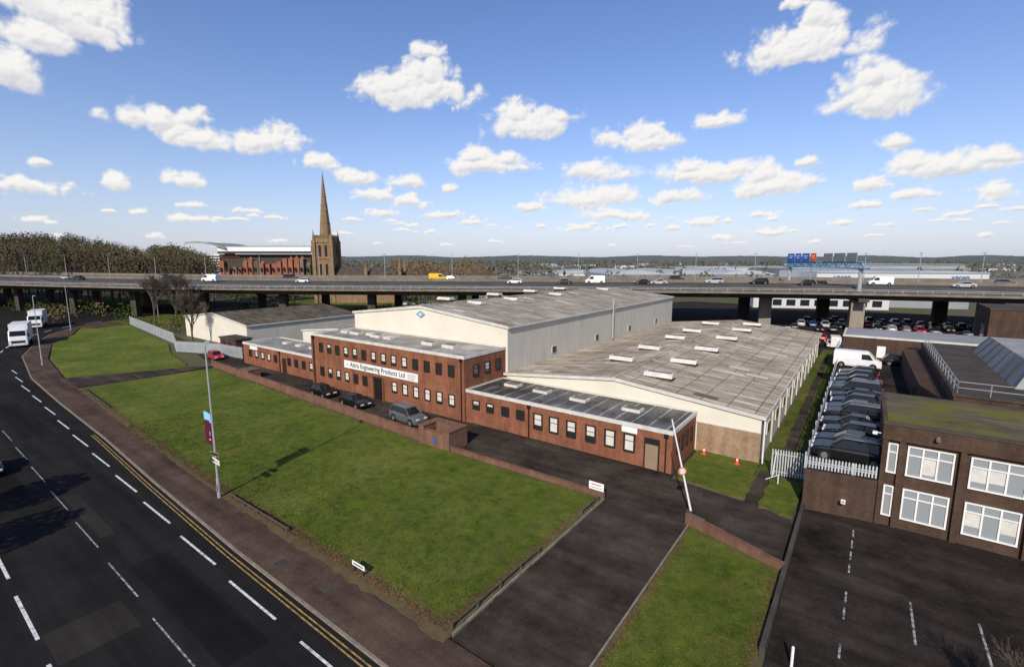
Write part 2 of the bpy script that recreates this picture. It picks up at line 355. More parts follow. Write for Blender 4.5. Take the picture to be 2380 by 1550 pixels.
# ---------------------------------------------------------------- main factory building
fac=empty('factory_office_building')
def windows(mb,face,plane,centres,z0,z1,w,blindp=0.3,bz=.5,fr=frame):
    for c in centres:
        a0,a1=c-w/2,c+w/2
        mb.wbox(face,plane,a0,a1,z0,z1,.005,.02,glass)
        if R()<blindp:
            k=U(.35,.9)*bz*2; k=min(k,.95); mb.wbox(face,plane,a0+.08,a1-.08,z1-(z1-z0)*k,z1-.06,.021,.032,blind)
        t=.09
        mb.wbox(face,plane,a0-t,a0+.02,z0-t,z1+t,0.003,.07,fr); mb.wbox(face,plane,a1-.02,a1+t,z0-t,z1+t,.003,.07,fr)
        mb.wbox(face,plane,a0+.02,a1-.02,z1-.02,z1+t,.003,.068,fr); mb.wbox(face,plane,a0+.02,a1-.02,z0-t,z0+.02,.003,.11,fr)
        mb.wbox(face,plane,a0+.02,a1-.02,z0+(z1-z0)*.62,z0+(z1-z0)*.62+.05,.034,.06,fr)
def flatroof(mb,x0,x1,y0,y1,z,rm,tm,rim=.12,lip=.06):
    mb.box(x0,x1,y0,y1,z-.25,z-.02,rm)
    mb.box(x0-lip,x1+lip,y0-lip,y0+.12,z-.22,z+rim,tm); mb.box(x0-lip,x1+lip,y1-.12,y1+.0,z-.22,z+rim,tm)
    mb.box(x0-lip,x0+.12,y0+.12,y1-.12,z-.22,z+rim,tm); mb.box(x1-.12,x1+lip,y0+.12,y1-.12,z-.22,z+rim,tm)
w=MB()
w.box(-63,-34.2,38,45.4,-.05,6.95,brick)
w.box(-63.15,-62.75,37.85,38,-.05,6.95,brick)
w.box(-85.5,-63.16,38.7,45.3,-.05,3.35,brick)
w.box(-34.19,-11.7,38.2,44.9,-.05,3.35,brick)
w.obj('walls',fac)
w=MB()
flatroof(w,-63,-34.2,38,45.4,7.2,roof_seam,whitetrim)
flatroof(w,-85.5,-63.1,38.7,45.3,3.6,roof_seam,whitetrim)
flatroof(w,-34.1,-11.7,38.2,44.9,3.6,roof_seam2,whitetrim)
w.obj('roof',fac)
w=MB()
windows(w,'-Y',38,[-60.9+1.91*i for i in range(14)],4.9,6.05,.78,.4)
windows(w,'-Y',38,[-60.9+1.91*i for i in range(6)],1.5,2.65,.78,.3)
windows(w,'-Y',38,[-60.9+1.91*i for i in range(8,14)],1.5,2.75,.8,1,.9)
windows(w,'-Y',38.7,[-83+2.02*i for i in (0,1,2,3,4,6,7,8,9)],1.5,2.55,.8,.6)
windows(w,'-Y',38.2,[-32.7,-30.8,-28.8,-26.9],1.75,2.6,.85,.4)
windows(w,'-Y',38.2,[-24.8,-23,-21.1,-19.1,-17.2,-15.4],1.2,2.65,.9,1,.8)
windows(w,'+X',-34.2,[39.9,41.9,43.9],4.9,6.05,.8,.8)
windows(w,'+X',-11.7,[39.6,40.9,42.2,43.5],1.5,2.6,.5,.2)
w.obj('windows',fac)
w=MB()
w.wbox('-Y',38,-49.5,-47.7,0.05,2.75,.004,.03,black); w.wbox('-Y',38,-49.65,-49.5,.05,2.9,.0,.25,brick); w.wbox('-Y',38,-47.7,-47.55,.05,2.9,0,.25,brick)  # black sheet stands in for the shade of the entrance recess
w.wbox('-Y',38,-49.5,-47.7,2.76,2.95,0.0,.28,frame); w.wbox('-Y',38,-48.64,-48.56,.05,2.75,.03,.05,frame)
w.wbox('-Y',38.2,-13.95,-12.85,.07,2.2,.004,.05,door_m); w.wbox('-Y',38.2,-13.95,-12.85,2.22,2.65,.004,.04,glass)
for a in (-14.07,-12.85): w.wbox('-Y',38.2,a,a+.12,.07,2.75,.002,.08,frame)
w.wbox('-Y',38.2,-13.95,-12.85,2.65,2.75,.002,.08,frame)
w.wbox('-Y',38.7,-72.9,-71.8,.05,2.4,.004,.05,frame)
w.obj('doors',fac)
w=MB()
for x,y,z in ((-34.6,37.9,7.0),(-25.85,38.1,3.4),(-12.2,38.1,3.4),(-62.6,37.8,7),(-73.6,38.6,3.4)):
    w.beam((x,y,.1),(x,y,z-.3),.06,.06,black,8); w.box(x-.16,x+.16,y-.12,y+.09,z-.3,z,black)
for x in (-60,-55,-50.5): w.obox(x,41.8+U(-.4,.4),0,1.5,.9,7.19,7.5,whitetrim)
for x in (-57.5,-53,-43,-39.5): w.obox(x,41.5,0,1.9,1.0,7.19,7.55,whitetrim); w.obox(x,41.5,0,1.3,.6,7.55,7.62,conc)
for x,y in ((-31,42.6),(-27,42.4),(-22.3,42),(-16.7,42)): w.obox(x,y,0,1.8,1.1,3.59,3.85,whitetrim); w.obox(x,y,0,1.4,.8,3.85,3.9,conc)
for x in (-78,-74,-70): w.obox(x,42.4,0,1.4,.9,3.59,3.9,whitetrim)
w.obj('rooflights_and_downpipes',fac)
w=MB()
w.wbox('-Y',38,-55.6,-41.4,3.35,4.35,.02,.08,white)
w.wbox('-Y',38.2,-16.1,-14.7,2.85,3.35,.02,.08,white)
w.wbox('-Y',38.7,-83,-80.5,2.75,3.3,.02,.08,white)
w.wbox('-Y',38,-55.2,-54.6,3.65,4.0,.082,.088,whitetrim)
w.obj('sign_boards',fac)
def text(body,x,y,z,size,mat,parent,wid=None,name='lettering',bold=.012):
    c=bpy.data.curves.new(name,'FONT'); c.body=body; c.size=size; c.extrude=.004; c.offset=bold
    c.materials.append(mat); o=bpy.data.objects.new(name,c); scene.collection.objects.link(o)
    o.location=(x,y,z); o.rotation_euler=(math.pi/2,0,0); o.parent=parent
    if wid:
        bpy.context.view_layer.update(); o.scale=(wid/max(.01,o.dimensions[0]),1,1)
    return o
text('Astra Engineering Products Ltd',-54.3,37.905,3.62,.88,black,fac,10.7,'sign_lettering',.008)
w=MB()
for k in range(4): w.wbox('-Y',38,-43.2,-41.8+U(-.3,.2),3.5+.19*k,3.55+.19*k,.082,.088,concd)
w.obj('sign_small_print',fac)
# warehouse
wh=empty('warehouse')
def gable(mb,x0,x1,y0,y1,ze,zr,wallf,walls_,roof,over=.25,fascia=whitetrim):
    xr=(x0+x1)/2
    mb['walls'].face([(x0,y0,0),(x1,y0,0),(x1,y0,ze),(xr,y0,zr),(x0,y0,ze)],wallf)
    mb['walls'].face([(x1,y1,0),(x0,y1,0),(x0,y1,ze),(xr,y1,zr),(x1,y1,ze)],wallf)
    mb['walls'].face([(x1,y0,0),(x1,y1,0),(x1,y1,ze),(x1,y0,ze)],walls_)
    mb['walls'].face([(x0,y1,0),(x0,y0,0),(x0,y0,ze),(x0,y1,ze)],walls_)
    sl=(zr-ze)/(xr-x0); o=over; t=.1
    for sx in (-1,1):
        xe=x0-o if sx<0 else x1+o; zz=ze-sl*o+.06
        a=(xe,y0-o*.6,zz);b_=(xe,y1+o*.6,zz);c=(xr,y1+o*.6,zr+.06);d=(xr,y0-o*.6,zr+.06)
        up=[(p[0],p[1],p[2]+t) for p in (a,b_,c,d)]
        vs=[a,b_,c,d]+up
        mb['roof'].solid(vs,[(0,1,2,3)[::1],(7,6,5,4),(0,4,5,1),(1,5,6,2),(3,7,4,0)],roof)
        p=Vector((xe,y0-o*.6-.03,zz+.05)); q=Vector((xr,y0-o*.6-.03,zr+.11))
        mb['trim'].solid([p+Vector((0,0,-.22)),q+Vector((0,0,-.22)),q+Vector((0,0,.1)),p+Vector((0,0,.1)),p+Vector((0,.12,-.22)),q+Vector((0,.12,-.22)),q+Vector((0,.12,.1)),p+Vector((0,.12,.1))],
            [(0,1,2,3),(7,6,5,4),(3,2,6,7),(0,4,5,1)],fascia)
        mb['trim'].box(xe-.09,xe+.09,y0-o*.6,y1,zz-.12,zz+.1,fascia)
    mb['trim'].box(xr-.2,xr+.2,y0-.1,y1+.1,zr+.13,zr+.25,roof)
def parts(): return {'walls':MB(),'roof':MB(),'trim':MB()}
def fin(p,par):
    for k,v in p.items():
        if v.f: v.obj(k,par)
def vent(mb,x,y,z,l=2.8):
    mb.box(x-l/2,x+l/2,y-.5,y+.5,z-.4,z+.35,concd)
    mb.solid([(x-l/2-.1,y-.75,z+.35),(x+l/2+.1,y-.75,z+.35),(x+l/2+.1,y+.75,z+.35),(x-l/2-.1,y+.75,z+.35),(x-l/2-.1,y-.45,z+.75),(x+l/2+.1,y-.45,z+.75),(x+l/2+.1,y+.45,z+.75),(x-l/2-.1,y+.45,z+.75)],
      [(0,3,2,1),(4,5,6,7),(0,1,5,4),(1,2,6,5),(2,3,7,6),(3,0,4,7)],whitetrim)
    mb.box(x-l/2+.2,x+l/2-.2,y-.12,y+.12,z+.75,z+.8,concd)
p=parts(); gable(p,-63.3,-33.9,45.45,105.5,9.6,11.2,cladsm,clad,roof_wh)
for x,ys in ((-56,(58,71,83,95)),(-46.8,(55,64,78,98))):
    for y in ys: vent(p['trim'],x,y,10.75,2.6)
for y in (56,69,82,95.5): 
    p['trim'].box(-33.9,-33.82,y-.55,y+.55,4.95,5.95,whitetrim); p['trim'].box(-33.82,-33.79,y-.45,y+.45,5.03,5.87,glass)
p['trim'].beam((-33.6,74.4,4.5),(-33.6,74.4,11.0),.14,.14,steel,8); p['trim'].beam((-33.6,74.4,11.0),(-33.6,74.4,11.3),.25,.25,steel,8)
q=45.37
p['trim'].solid([(-49.5,q,10.25),(-48.6,q,9.75),(-47.7,q,10.25),(-48.6,q,10.75)],[(0,1,2,3)],cyanm)
p['trim'].solid([(-49.1,q-.02,10.25),(-48.6,q-.02,9.98),(-48.1,q-.02,10.25),(-48.6,q-.02,10.52)],[(0,1,2,3)],whitetrim)
fin(p,wh)
sh=empty('long_workshop_shed')
p=parts(); gable(p,-33.7,-6.3,45.0,105,4.1,5.5,cladsm,clad,roof_shed,.3)
p['walls'].box(-11.6,-6.25,44.93,45.2,-.05,2.7,brickbuff); 
p['walls'].box(-33.6,-6.24,44.9,44.98,2.7,2.78,whitetrim)
for x,ys in ((-23.3,(54.7,64,75,84,96)),(-16.7,(49,57.5,67.5,79,90,99))):
    for y in ys: vent(p['trim'],x,y,5.2,2.8)
for i in range(11):
    y=48+5.1*i; p['trim'].box(-6.29,-6.2,y,y+1.6,1.7,2.8,whitetrim); p['trim'].box(-6.2,-6.18,y+.1,y+1.5,1.8,2.7,glass)
    p['trim'].box(-6.29,-6.17,y+3,y+3.12,.1,3.9,whitetrim)
p['trim'].beam((-6.0,44.9,.1),(-6.0,44.9,3.9),.07,.07,white,8)
fin(p,sh)
b=MB()
roof_pale=M('replacement_sheet_pale',(.60,.55,.46),(.5,.46,.39),.8); roof_dk=M('replacement_sheet_dull',(.31,.26,.20),(.24,.2,.155),.8)
for i in range(46):
    x=-31+2.3*random.randint(0,9)+.1
    if abs(x+20)<2.6: continue
    y=random.randint(44,96)*1.05; s=-1 if x<-20 else 1; xr=-20.0
    z=5.5-abs(x-xr)*(1.4/13.7)+.175; x2=x+2.2; z2=5.5-abs(x2-xr)*(1.4/13.7)+.175
    b.face([(x,y,z),(x2,y,z2),(x2,y+1.02,z2),(x,y+1.02,z)],random.choice([roof_wh,roof_dk,roof_dk,roof_pale]))
b.obj('roof_repair_sheets',sh)
b=MB()
for i in range(30):
    x=-35.6-2.35*random.randint(0,4); x2=x-2.2; y=random.randint(45,98)*1.05
    z=lambda q: 11.2-abs(q+48.6)*(1.6/14.7)+.175
    b.face([(x2,y,z(x2)),(x,y,z(x)),(x,y+1.02,z(x)),(x2,y+1.02,z(x2))],random.choice([roof_dk,roof_pale,roof_shed]))
b.obj('roof_repair_sheets',wh)
an=empty('warehouse_annex'); p=parts(); gable(p,-86,-63.6,50,80,4.3,5.4,cladsm,clad,roof_wh); fin(p,an)
ls=empty('left_workshop_shed'); p=parts(); gable(p,-128,-98.5,45.5,72,4.6,6.2,cladsm,clad,roof_dark); fin(p,ls)
hu=empty('brick_substation_hut'); w=MB(); w.box(-101,-94.5,41.5,44.4,0,2.6,brickbrown); w.box(-101.2,-94.3,41.3,44.6,2.6,2.85,concd)
w.wbox('-Y',41.5,-99.8,-98.8,.1,2.1,.01,.06,frame); w.wbox('-Y',41.5,-97.5,-96.5,.1,2.1,.01,.06,frame); w.obj('walls_and_roof',hu)
# ---------------------------------------------------------------- walls and fences
b=MB()
def wall(mb,p,q,t,z0,z1,m,cap=None):
    l=math.hypot(q[0]-p[0],q[1]-p[1]); a=math.atan2(q[1]-p[1],q[0]-p[0]); cx,cy=(p[0]+q[0])/2,(p[1]+q[1])/2
    mb.obox(cx,cy,a,l,t,z0,z1,m)
    if cap: mb.obox(cx,cy,a,l,t+.06,z1,z1+.07,cap)
wall(b,(-87,34.2),(-74,33.4),.25,0,1.0,brickwall,brickwall)
wall(b,(-73,33.35),(-33.6,31.2),.25,0,1.0,brickwall,brickwall)
b.box(-75,-72.5,33.2,35,0,1.35,brickwall); b.box(-75.05,-72.45,33.1,35.1,1.35,1.42,brickwall)
b.obj('brick_boundary_wall')
b=MB(); b.box(-33.6,-32.9,30.7,33.2,0,1.9,brickwall); b.box(-32.9,-30.3,32.4,33.2,0,1.9,brickwall); b.box(-30.3,-29.6,30.7,33.2,0,1.9,brickwall); b.box(-32.9,-30.3,30.7,31.2,0,1.6,brickwall)
for bx in ((-33.66,-32.84,30.64,33.26),(-30.36,-29.54,30.64,33.26)): b.box(*bx,1.9,1.98,brickwall)
b.box(-32.84,-30.36,32.34,33.26,1.9,1.98,brickwall)
b.box(-31.7,-31.3,30.64,30.69,.6,.9,bluem); b.obj('brick_gate_pier')
b=MB(); wall(b,(-29.6,31.0),(-14.3,31.1),.25,0,.5,brickwall,brickwall); b.obj('low_brick_wall')
b=MB()
for i in range(5):
    p0=(-8.4+1.2*i,31.3-.4*i); p1=(-8.4+1.2*(i+1),31.3-.4*(i+1)); wall(b,p0,p1,.3,0,.75-.06*i,brickwall,brickwall)
b.obj('stepped_brick_wall')
b=MB(); wall(b,(-2.35,22),(-2.3,38.2),.22,0,.55,concd); b.obj('boundary_kerb_wall')
b=MB(); wall(b,(-14.3,14.8),(-14.3,31),.12,0,.16,kerbm); wall(b,(-8.2,14.8),(-8.2,31),.1,0,.16,kerbm); b.obj('driveway_edging')
def palisade(name,pts,z0,h,sp=.19,w=.1):
    b=MB()
    for i in range(len(pts)-1):
        p,q=pts[i],pts[i+1]; l=math.hypot(q[0]-p[0],q[1]-p[1]); a=math.atan2(q[1]-p[1],q[0]-p[0]); n=int(l/sp)
        c,s_=math.cos(a),math.sin(a)
        for k in range(n+1):
            x,y=p[0]+c*k*sp,p[1]+s_*k*sp
            b.solid([(x-c*w/2,y-s_*w/2,z0+.08),(x+c*w/2,y+s_*w/2,z0+.08),(x+c*w/2,y+s_*w/2,z0+h-.1),(x,y,z0+h),(x-c*w/2,y-s_*w/2,z0+h-.1)],[(0,1,2,3,4)],galv)
        for zz in (.35,h-.45): b.obox((p[0]+q[0])/2-s_*.04,(p[1]+q[1])/2+c*.04,a,l,.05,z0+zz,z0+zz+.06,galv)
        for k in range(int(l/2.75)+1): b.obox(p[0]+c*k*2.75-s_*.09,p[1]+s_*k*2.75+c*.09,a,.08,.08,z0,z0+h-.1,galv)
    return b.obj(name)
palisade('palisade_fence',[(-162,44.2),(-117,39),(-105.9,35.6)],0.1,2.4,.25,.17)
palisade('palisade_fence',[(-105.9,35.6),(-96,39.2),(-88.5,39.8)],0.1,2.2,.25,.15)
palisade('palisade_fence',[(-2.35,38.4),(1.6,39.0)],3.0,.95)
palisade('palisade_fence',[(-2.35,38.4),(-2.4,112)],3.0,1.3,.25,.09)
palisade('palisade_gate',[(-5.0,42.8),(-2.6,43.2)],0.1,2.3)
b=MB(); b.beam((-4.9,42.6,0),(-4.7,42.4,2.3),.05,.05,white); b.beam((-5.2,41.6,.15),(-4.3,41.2,.9),.04,.04,white);b.beam((-4.3,41.2,.1),(-4.3,41.2,.9),.04,.04,white); b.obj('gate_brace')
def kneerail(pts):
    b=MB()
    for i in range(len(pts)-1):
        p,q=pts[i],pts[i+1]; l=math.hypot(q[0]-p[0],q[1]-p[1]); n=max(2,int(l/1.6)+1)
        for k in range(n):
            t=k/(n-1); x,y=p[0]+(q[0]-p[0])*t,p[1]+(q[1]-p[1])*t; b.box(x-.06,x+.06,y-.06,y+.06,0,.52+U(-.03,.03),timber)
        b.beam((p[0],p[1],.45),(q[0],q[1],.45),.05,.05,timber,5)
    return b.obj('timber_knee_rail')
kneerail([(-84,17.0),(-71,16.4)]); kneerail([(-36.5,14.8),(-28.8,14.8)]); kneerail([(-14.5,15),(-14.45,22.5)]); kneerail([(-14.5,28),(-14.5,30.4)])
# ---------------------------------------------------------------- brown office
bo=empty('brown_brick_office_block')
w=MB(); w.box(1.8,34,39.15,47.5,-.05,6.6,brickbrown)
for x in (1.75,2.62,5.55,8.75,11.9,15): w.box(x,x+.3,38.9,39.15,-.05,5.95,brickbrown)
w.box(1.7,34.1,38.85,47.6,5.95,7.0,brickbrown)
w.obj('walls',bo)
w=MB(); w.box(1.9,33.9,39.05,47.4,7.0,7.06,roof_moss); 
for a in ((1.65,34.15,38.8,39.02),(1.65,34.15,47.43,47.65)): w.box(*a,6.98,7.16,concd)
w.box(1.65,1.87,39.02,47.43,6.98,7.16,concd); w.obj('roof',bo)
w=MB()
def bigwin(x0,x1,z0,z1,n):
    w.wbox('-Y',39.15,x0,x1,z0,z1,.004,.03,glassl)
    for k in range(n+1):
        x=x0+(x1-x0)*k/n; w.wbox('-Y',39.15,x-.045,x+.045,z0,z1,.03,.1,white)
    w.wbox('-Y',39.15,x0-.05,x1+.05,z0-.08,z0,.0,.12,white); w.wbox('-Y',39.15,x0-.05,x1+.05,z1,z1+.08,0,.1,white)
    w.wbox('-Y',39.15,x0,x1,z1-.55,z1-.48,.03,.09,white)
    if n>1:
        for k in range(n):
            if R()<.5: w.wbox('-Y',39.15,x0+(x1-x0)*k/n+.07,x0+(x1-x0)*(k+1)/n-.07,z0+(z1-z0)*U(0,.3),z1-.6,.031,.036,blind)
for z0,z1 in ((3.75,5.6),(.75,2.7)):
    bigwin(2.1,2.55,z0,z1,1); bigwin(3.1,5.3,z0,z1,3); bigwin(6.1,8.5,z0,z1,3); bigwin(9.3,11.6,z0,z1,3); bigwin(12.4,14.8,z0,z1,3)
w.obj('windows',bo)
w=MB(); w.beam((1.6,39.2,6.2),(1.3,38.9,6.3),.04,.04,white); w.box(1.15,1.4,38.7,38.9,6.2,6.38,white)
w.beam((4.4,38.8,6.6),(4.4,38.5,6.5),.1,.13,conc); w.obj('security_camera',bo)
b=MB(); b.box(-.15,.1,37.97,38.02,1.2,1.5,white); b.box(-.1,.05,37.95,37.97,1.28,1.42,yelline)
b.obj('wall_notice_sign')
bb=empty('rooflight_workshop'); w=MB(); w.box(6.6,40,53,84,3,6.4,brickbrown)
w.prism([(6.6,52.99),(6.6,84),(5.7,84.0),(4.6,83),(4.9,60)],3,5.6,brickbrown)
w.obj('walls',bb)
w=MB(); w.box(6.5,40.1,52.9,84.1,6.4,6.6,concd); 
for i in range(3):
    x=11+i*9.5
    w.solid([(x,58,6.6),(x+8.5,58,6.6),(x+8.5,80,6.6),(x,80,6.6),(x+1.2,59.5,8.6),(x+5,59.5,8.6),(x+5,78.5,8.6),(x+1.2,78.5,8.6)],[(4,5,6,7),(0,1,5,4),(1,2,6,5),(2,3,7,6),(3,0,4,7)],roof_grey)
    for k in range(8): w.beam((x+1.2-.03,59.5+k*2.7,8.62),(x-.03,58+k*3.1,6.65),.05,.05,concd,4)
w.obj('roof',bb)
w=MB()
for z in (7.1,7.6):
    w.beam((6.8,53.2,z),(6.8,83.5,z),.03,.03,steel); w.beam((6.8,53.2,z),(30,53.2,z),.03,.03,steel)
for i in range(16): w.beam((6.8,53.2+2*i,6.6),(6.8,53.2+2*i,7.6),.03,.03,steel,5)
for i in range(12): w.beam((6.8+2*i,53.2,6.6),(6.8+2*i,53.2,7.6),.03,.03,steel,5)
w.wbox('-Y',53,10.6,11.7,4.4,5.1,.01,.05,glassl); w.wbox('-X',4.7,62,63,3.6,5,.0,.05,black)
w.obj('roof_railing',bb)
bc=empty('brown_brick_store'); w=MB(); w.box(-2.2,16,88.5,98,3,6.1,brickbrown); w.box(-2.3,16.1,88.4,98.1,6.1,6.35,whitetrim)
w.box(-2.0,15.8,88.7,97.8,6.35,6.4,roof_grey); w.wbox('-Y',88.5,5.5,7,3.05,5.2,.01,.05,black); w.wbox('-Y',88.5,8,8.9,3.3,5.4,.01,.06,bluem); w.wbox('-Y',88.5,2,3,3.3,5,.01,.05,white); w.obj('walls_and_roof',bc)
bd=empty('brown_brick_block'); w=MB(); w.box(17,60,112,124,0,9.3,brickbrown); w.box(16.9,60,111.9,124,9.3,9.6,concd); w.wbox('-X',17,115,118,4,6.5,.01,.05,glassl); w.obj('walls_and_roof',bd)
# ---------------------------------------------------------------- motorway viaduct
ctrl=[(-420,-14),(-330,4),(-233,30),(-148.6,61),(-75.8,103.4),(-18.5,135.8),(27.5,150),(90,163),(170,176),(260,185)]
def cat(p0,p1,p2,p3,t):
    return tuple(.5*((2*b)+(-a+c)*t+(2*a-5*b+4*c-d)*t*t+(-a+3*b-3*c+d)*t**3) for a,b,c,d in zip(p0,p1,p2,p3))
E=[]
for i in range(1,len(ctrl)-2):
    for k in range(16): E.append(cat(ctrl[i-1],ctrl[i],ctrl[i+1],ctrl[i+2],k/16))
def nrm(i):
    a=E[max(0,i-1)];b=E[min(len(E)-1,i+1)]; dx,dy=b[0]-a[0],b[1]-a[1]; l=math.hypot(dx,dy); return (-dy/l,dx/l),math.atan2(dy,dx)
def off(i,o):
    n,_=nrm(i); return (E[i][0]+n[0]*o,E[i][1]+n[1]*o)
mw=empty('motorway_viaduct')
def sweep(mb,sec,mats,closed=False):
    for i in range(len(E)-1):
        for k in range(len(sec)-1):
            a=off(i,sec[k][0]);b_=off(i+1,sec[k][0]);c=off(i+1,sec[k+1][0]);d=off(i,sec[k+1][0])
            mb.face([(a[0],a[1],sec[k][1]),(b_[0],b_[1],sec[k][1]),(c[0],c[1],sec[k+1][1]),(d[0],d[1],sec[k+1][1])],mats[k])
w=MB()
sweep(w,[(39,10.3),(38,8.9),(36,8.2),(4,7.9),(2.0,8.1),(1.2,9.1),(0,9.2),(0,9.8),(.35,9.8),(.35,9.7)],[conc,concd,concd,concd,concd,concd,conc,conc,conc])  # underside faces coloured dark in place of deck shade
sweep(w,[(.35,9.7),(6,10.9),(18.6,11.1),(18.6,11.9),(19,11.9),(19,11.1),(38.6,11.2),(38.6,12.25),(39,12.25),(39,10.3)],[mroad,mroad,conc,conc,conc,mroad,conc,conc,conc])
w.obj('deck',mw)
w=MB()
sweep(w,[(.05,10.62),(.2,10.62)],[steel]); sweep(w,[(.05,10.52),(.05,10.62)],[steel]); sweep(w,[(.05,10.15),(.05,10.25)],[steel])
for i in range(len(E)-1):
    l=math.hypot(E[i+1][0]-E[i][0],E[i+1][1]-E[i][1]); n,a=nrm(i)
    k=max(1,int(l/2.6))
    for j in range(k):
        t=j/k; w.obox(E[i][0]+(E[i+1][0]-E[i][0])*t+n[0]*.12,E[i][1]+(E[i+1][1]-E[i][1])*t+n[1]*.12,a,.3,.12,9.8,10.6,conc)
w.obj('parapet_rail',mw)
w=MB()
for x,y,s in ((-22,147,concp),(-1.6,146.6,concp),(23,157,concp),(-29,156,concd),(-10,168,concd),(17,180,concd),(48,160,concp)):  # rear piers are darker copies, shade put into their colour
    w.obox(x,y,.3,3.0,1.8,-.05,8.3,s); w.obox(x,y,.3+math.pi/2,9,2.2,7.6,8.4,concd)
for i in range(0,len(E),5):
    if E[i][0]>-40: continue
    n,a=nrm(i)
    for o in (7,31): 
        q_=off(i,o); w.obox(q_[0],q_[1],a,2.2,1.6,-.05,8.3,concd)  # left piers darkened by colour to imitate shade below the deck
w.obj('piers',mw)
w=MB()
for i in range(0,len(E),4):
    n,a=nrm(i); x,y=off(i,18.8); w.beam((x,y,11),(x,y,19.3),.11,.06,steel,6)
    for s in (-1,1): w.obox(x+n[0]*.7*s,y+n[1]*.7*s,a+math.pi/2,1.1,.18,19.3,19.4,steel)
w.obj('motorway_lamps',mw)
ga=empty('motorway_sign_gantry'); w=MB()
P0=Vector((-1.5,144,0));P1=Vector((-19,166,0))
for P in (P0,P1): w.beam((P.x,P.y,10),(P.x,P.y,17.2),.45,.45,steel,8)
dr=(P1-P0).normalized(); 
for z in (15.6,17.0):
    for o in (-.6,.6): 
        q_=Vector((dr.y,-dr.x,0))*o; w.beam(P0-dr*2+q_+Vector((0,0,z)),P1+dr*2+q_+Vector((0,0,z)),.16,.16,cyanm,6)
nn=16
for i in range(nn):
    a=P0+(P1-P0)*(i/nn);c=P0+(P1-P0)*((i+1)/nn); z0,z1=(15.6,17.0) if i%2 else (17.0,15.6)
    for o in (-.6,.6):
        q_=Vector((-dr.y,dr.x,0))*o; w.beam(a+q_+Vector((0,0,z0)),c+q_+Vector((0,0,z1)),.1,.1,cyanm,5)
q_=Vector((-dr.y,dr.x,0)); 
if q_.y>0: q_=-q_
ang=math.atan2(dr.y,dr.x); cc=(P0+P1)/2
w.obox(cc.x,cc.y,ang,(P1-P0).length+3,1.1,15.5,15.6,steel)
w.obj('gantry_truss',ga)
w=MB()
Lg=(P1-P0).length
for t0,t1,m_ in ((.02,.14,None),(.16,.3,None),(.32,.44,None),(.55,.63,orangem),(.65,.76,bluem),(.78,.87,bluem),(.89,1.0,bluem)):
    c=P0+(P1-P0)*((t0+t1)/2)+q_*.9
    if m_ is None:
        w.obox(c.x,c.y,ang,(t1-t0)*Lg,.12,17.2,19.3,steel)
        for k in range(5): w.obox(c.x+q_.x*.1,c.y+q_.y*.1,ang,(t1-t0)*Lg,.05,17.4+.4*k,17.5+.4*k,black)
    else:
        w.obox(c.x,c.y,ang,(t1-t0)*Lg,.12,17.2,19.4,m_)
        w.obox(c.x+q_.x*.08,c.y+q_.y*.08,ang,(t1-t0)*Lg*.6,.03,18.6,18.8,white); w.obox(c.x+q_.x*.08,c.y+q_.y*.08,ang,(t1-t0)*Lg*.4,.03,18.1,18.3,white)
w.obj('sign_panels',ga)
# ---------------------------------------------------------------- vehicles
def loft(mb,secs,m):
    n=len(secs[0]); base=[p for s in secs for p in s]; fs=[]
    for i in range(len(secs)-1):
        for k in range(n): fs.append((i*n+k,i*n+(k+1)%n,(i+1)*n+(k+1)%n,(i+1)*n+k))
    fs.append(tuple(range(n))[::-1]); fs.append(tuple(range((len(secs)-1)*n,len(secs)*n)))
    fs=[tuple(reversed(f)) for f in fs]
    mb.solid(base,fs,m)
KINDS={
'hatch':(4.1,1.76,[(-.5,.62,.86),(-.47,.86,.95),(-.3,.95,1),(0,.93,1),(.18,.92,1),(.36,.82,.98),(.46,.70,.92),(.5,.5,.8)],(-.47,.22,-.37,.06,1.47),.31),
'saloon':(4.6,1.8,[(-.5,.62,.84),(-.48,.92,.93),(-.32,.96,1),(0,.92,1),(.18,.90,1),(.38,.78,.97),(.47,.66,.9),(.5,.5,.8)],(-.36,.22,-.22,.05,1.42),.32),
'suv':(4.75,1.9,[(-.5,.75,.88),(-.48,1.05,.96),(-.3,1.12,1),(0,1.1,1),(.2,1.08,1),(.38,1.0,.98),(.47,.88,.93),(.5,.6,.84)],(-.475,.24,-.42,.1,1.74),.36),
}
CACHE={}
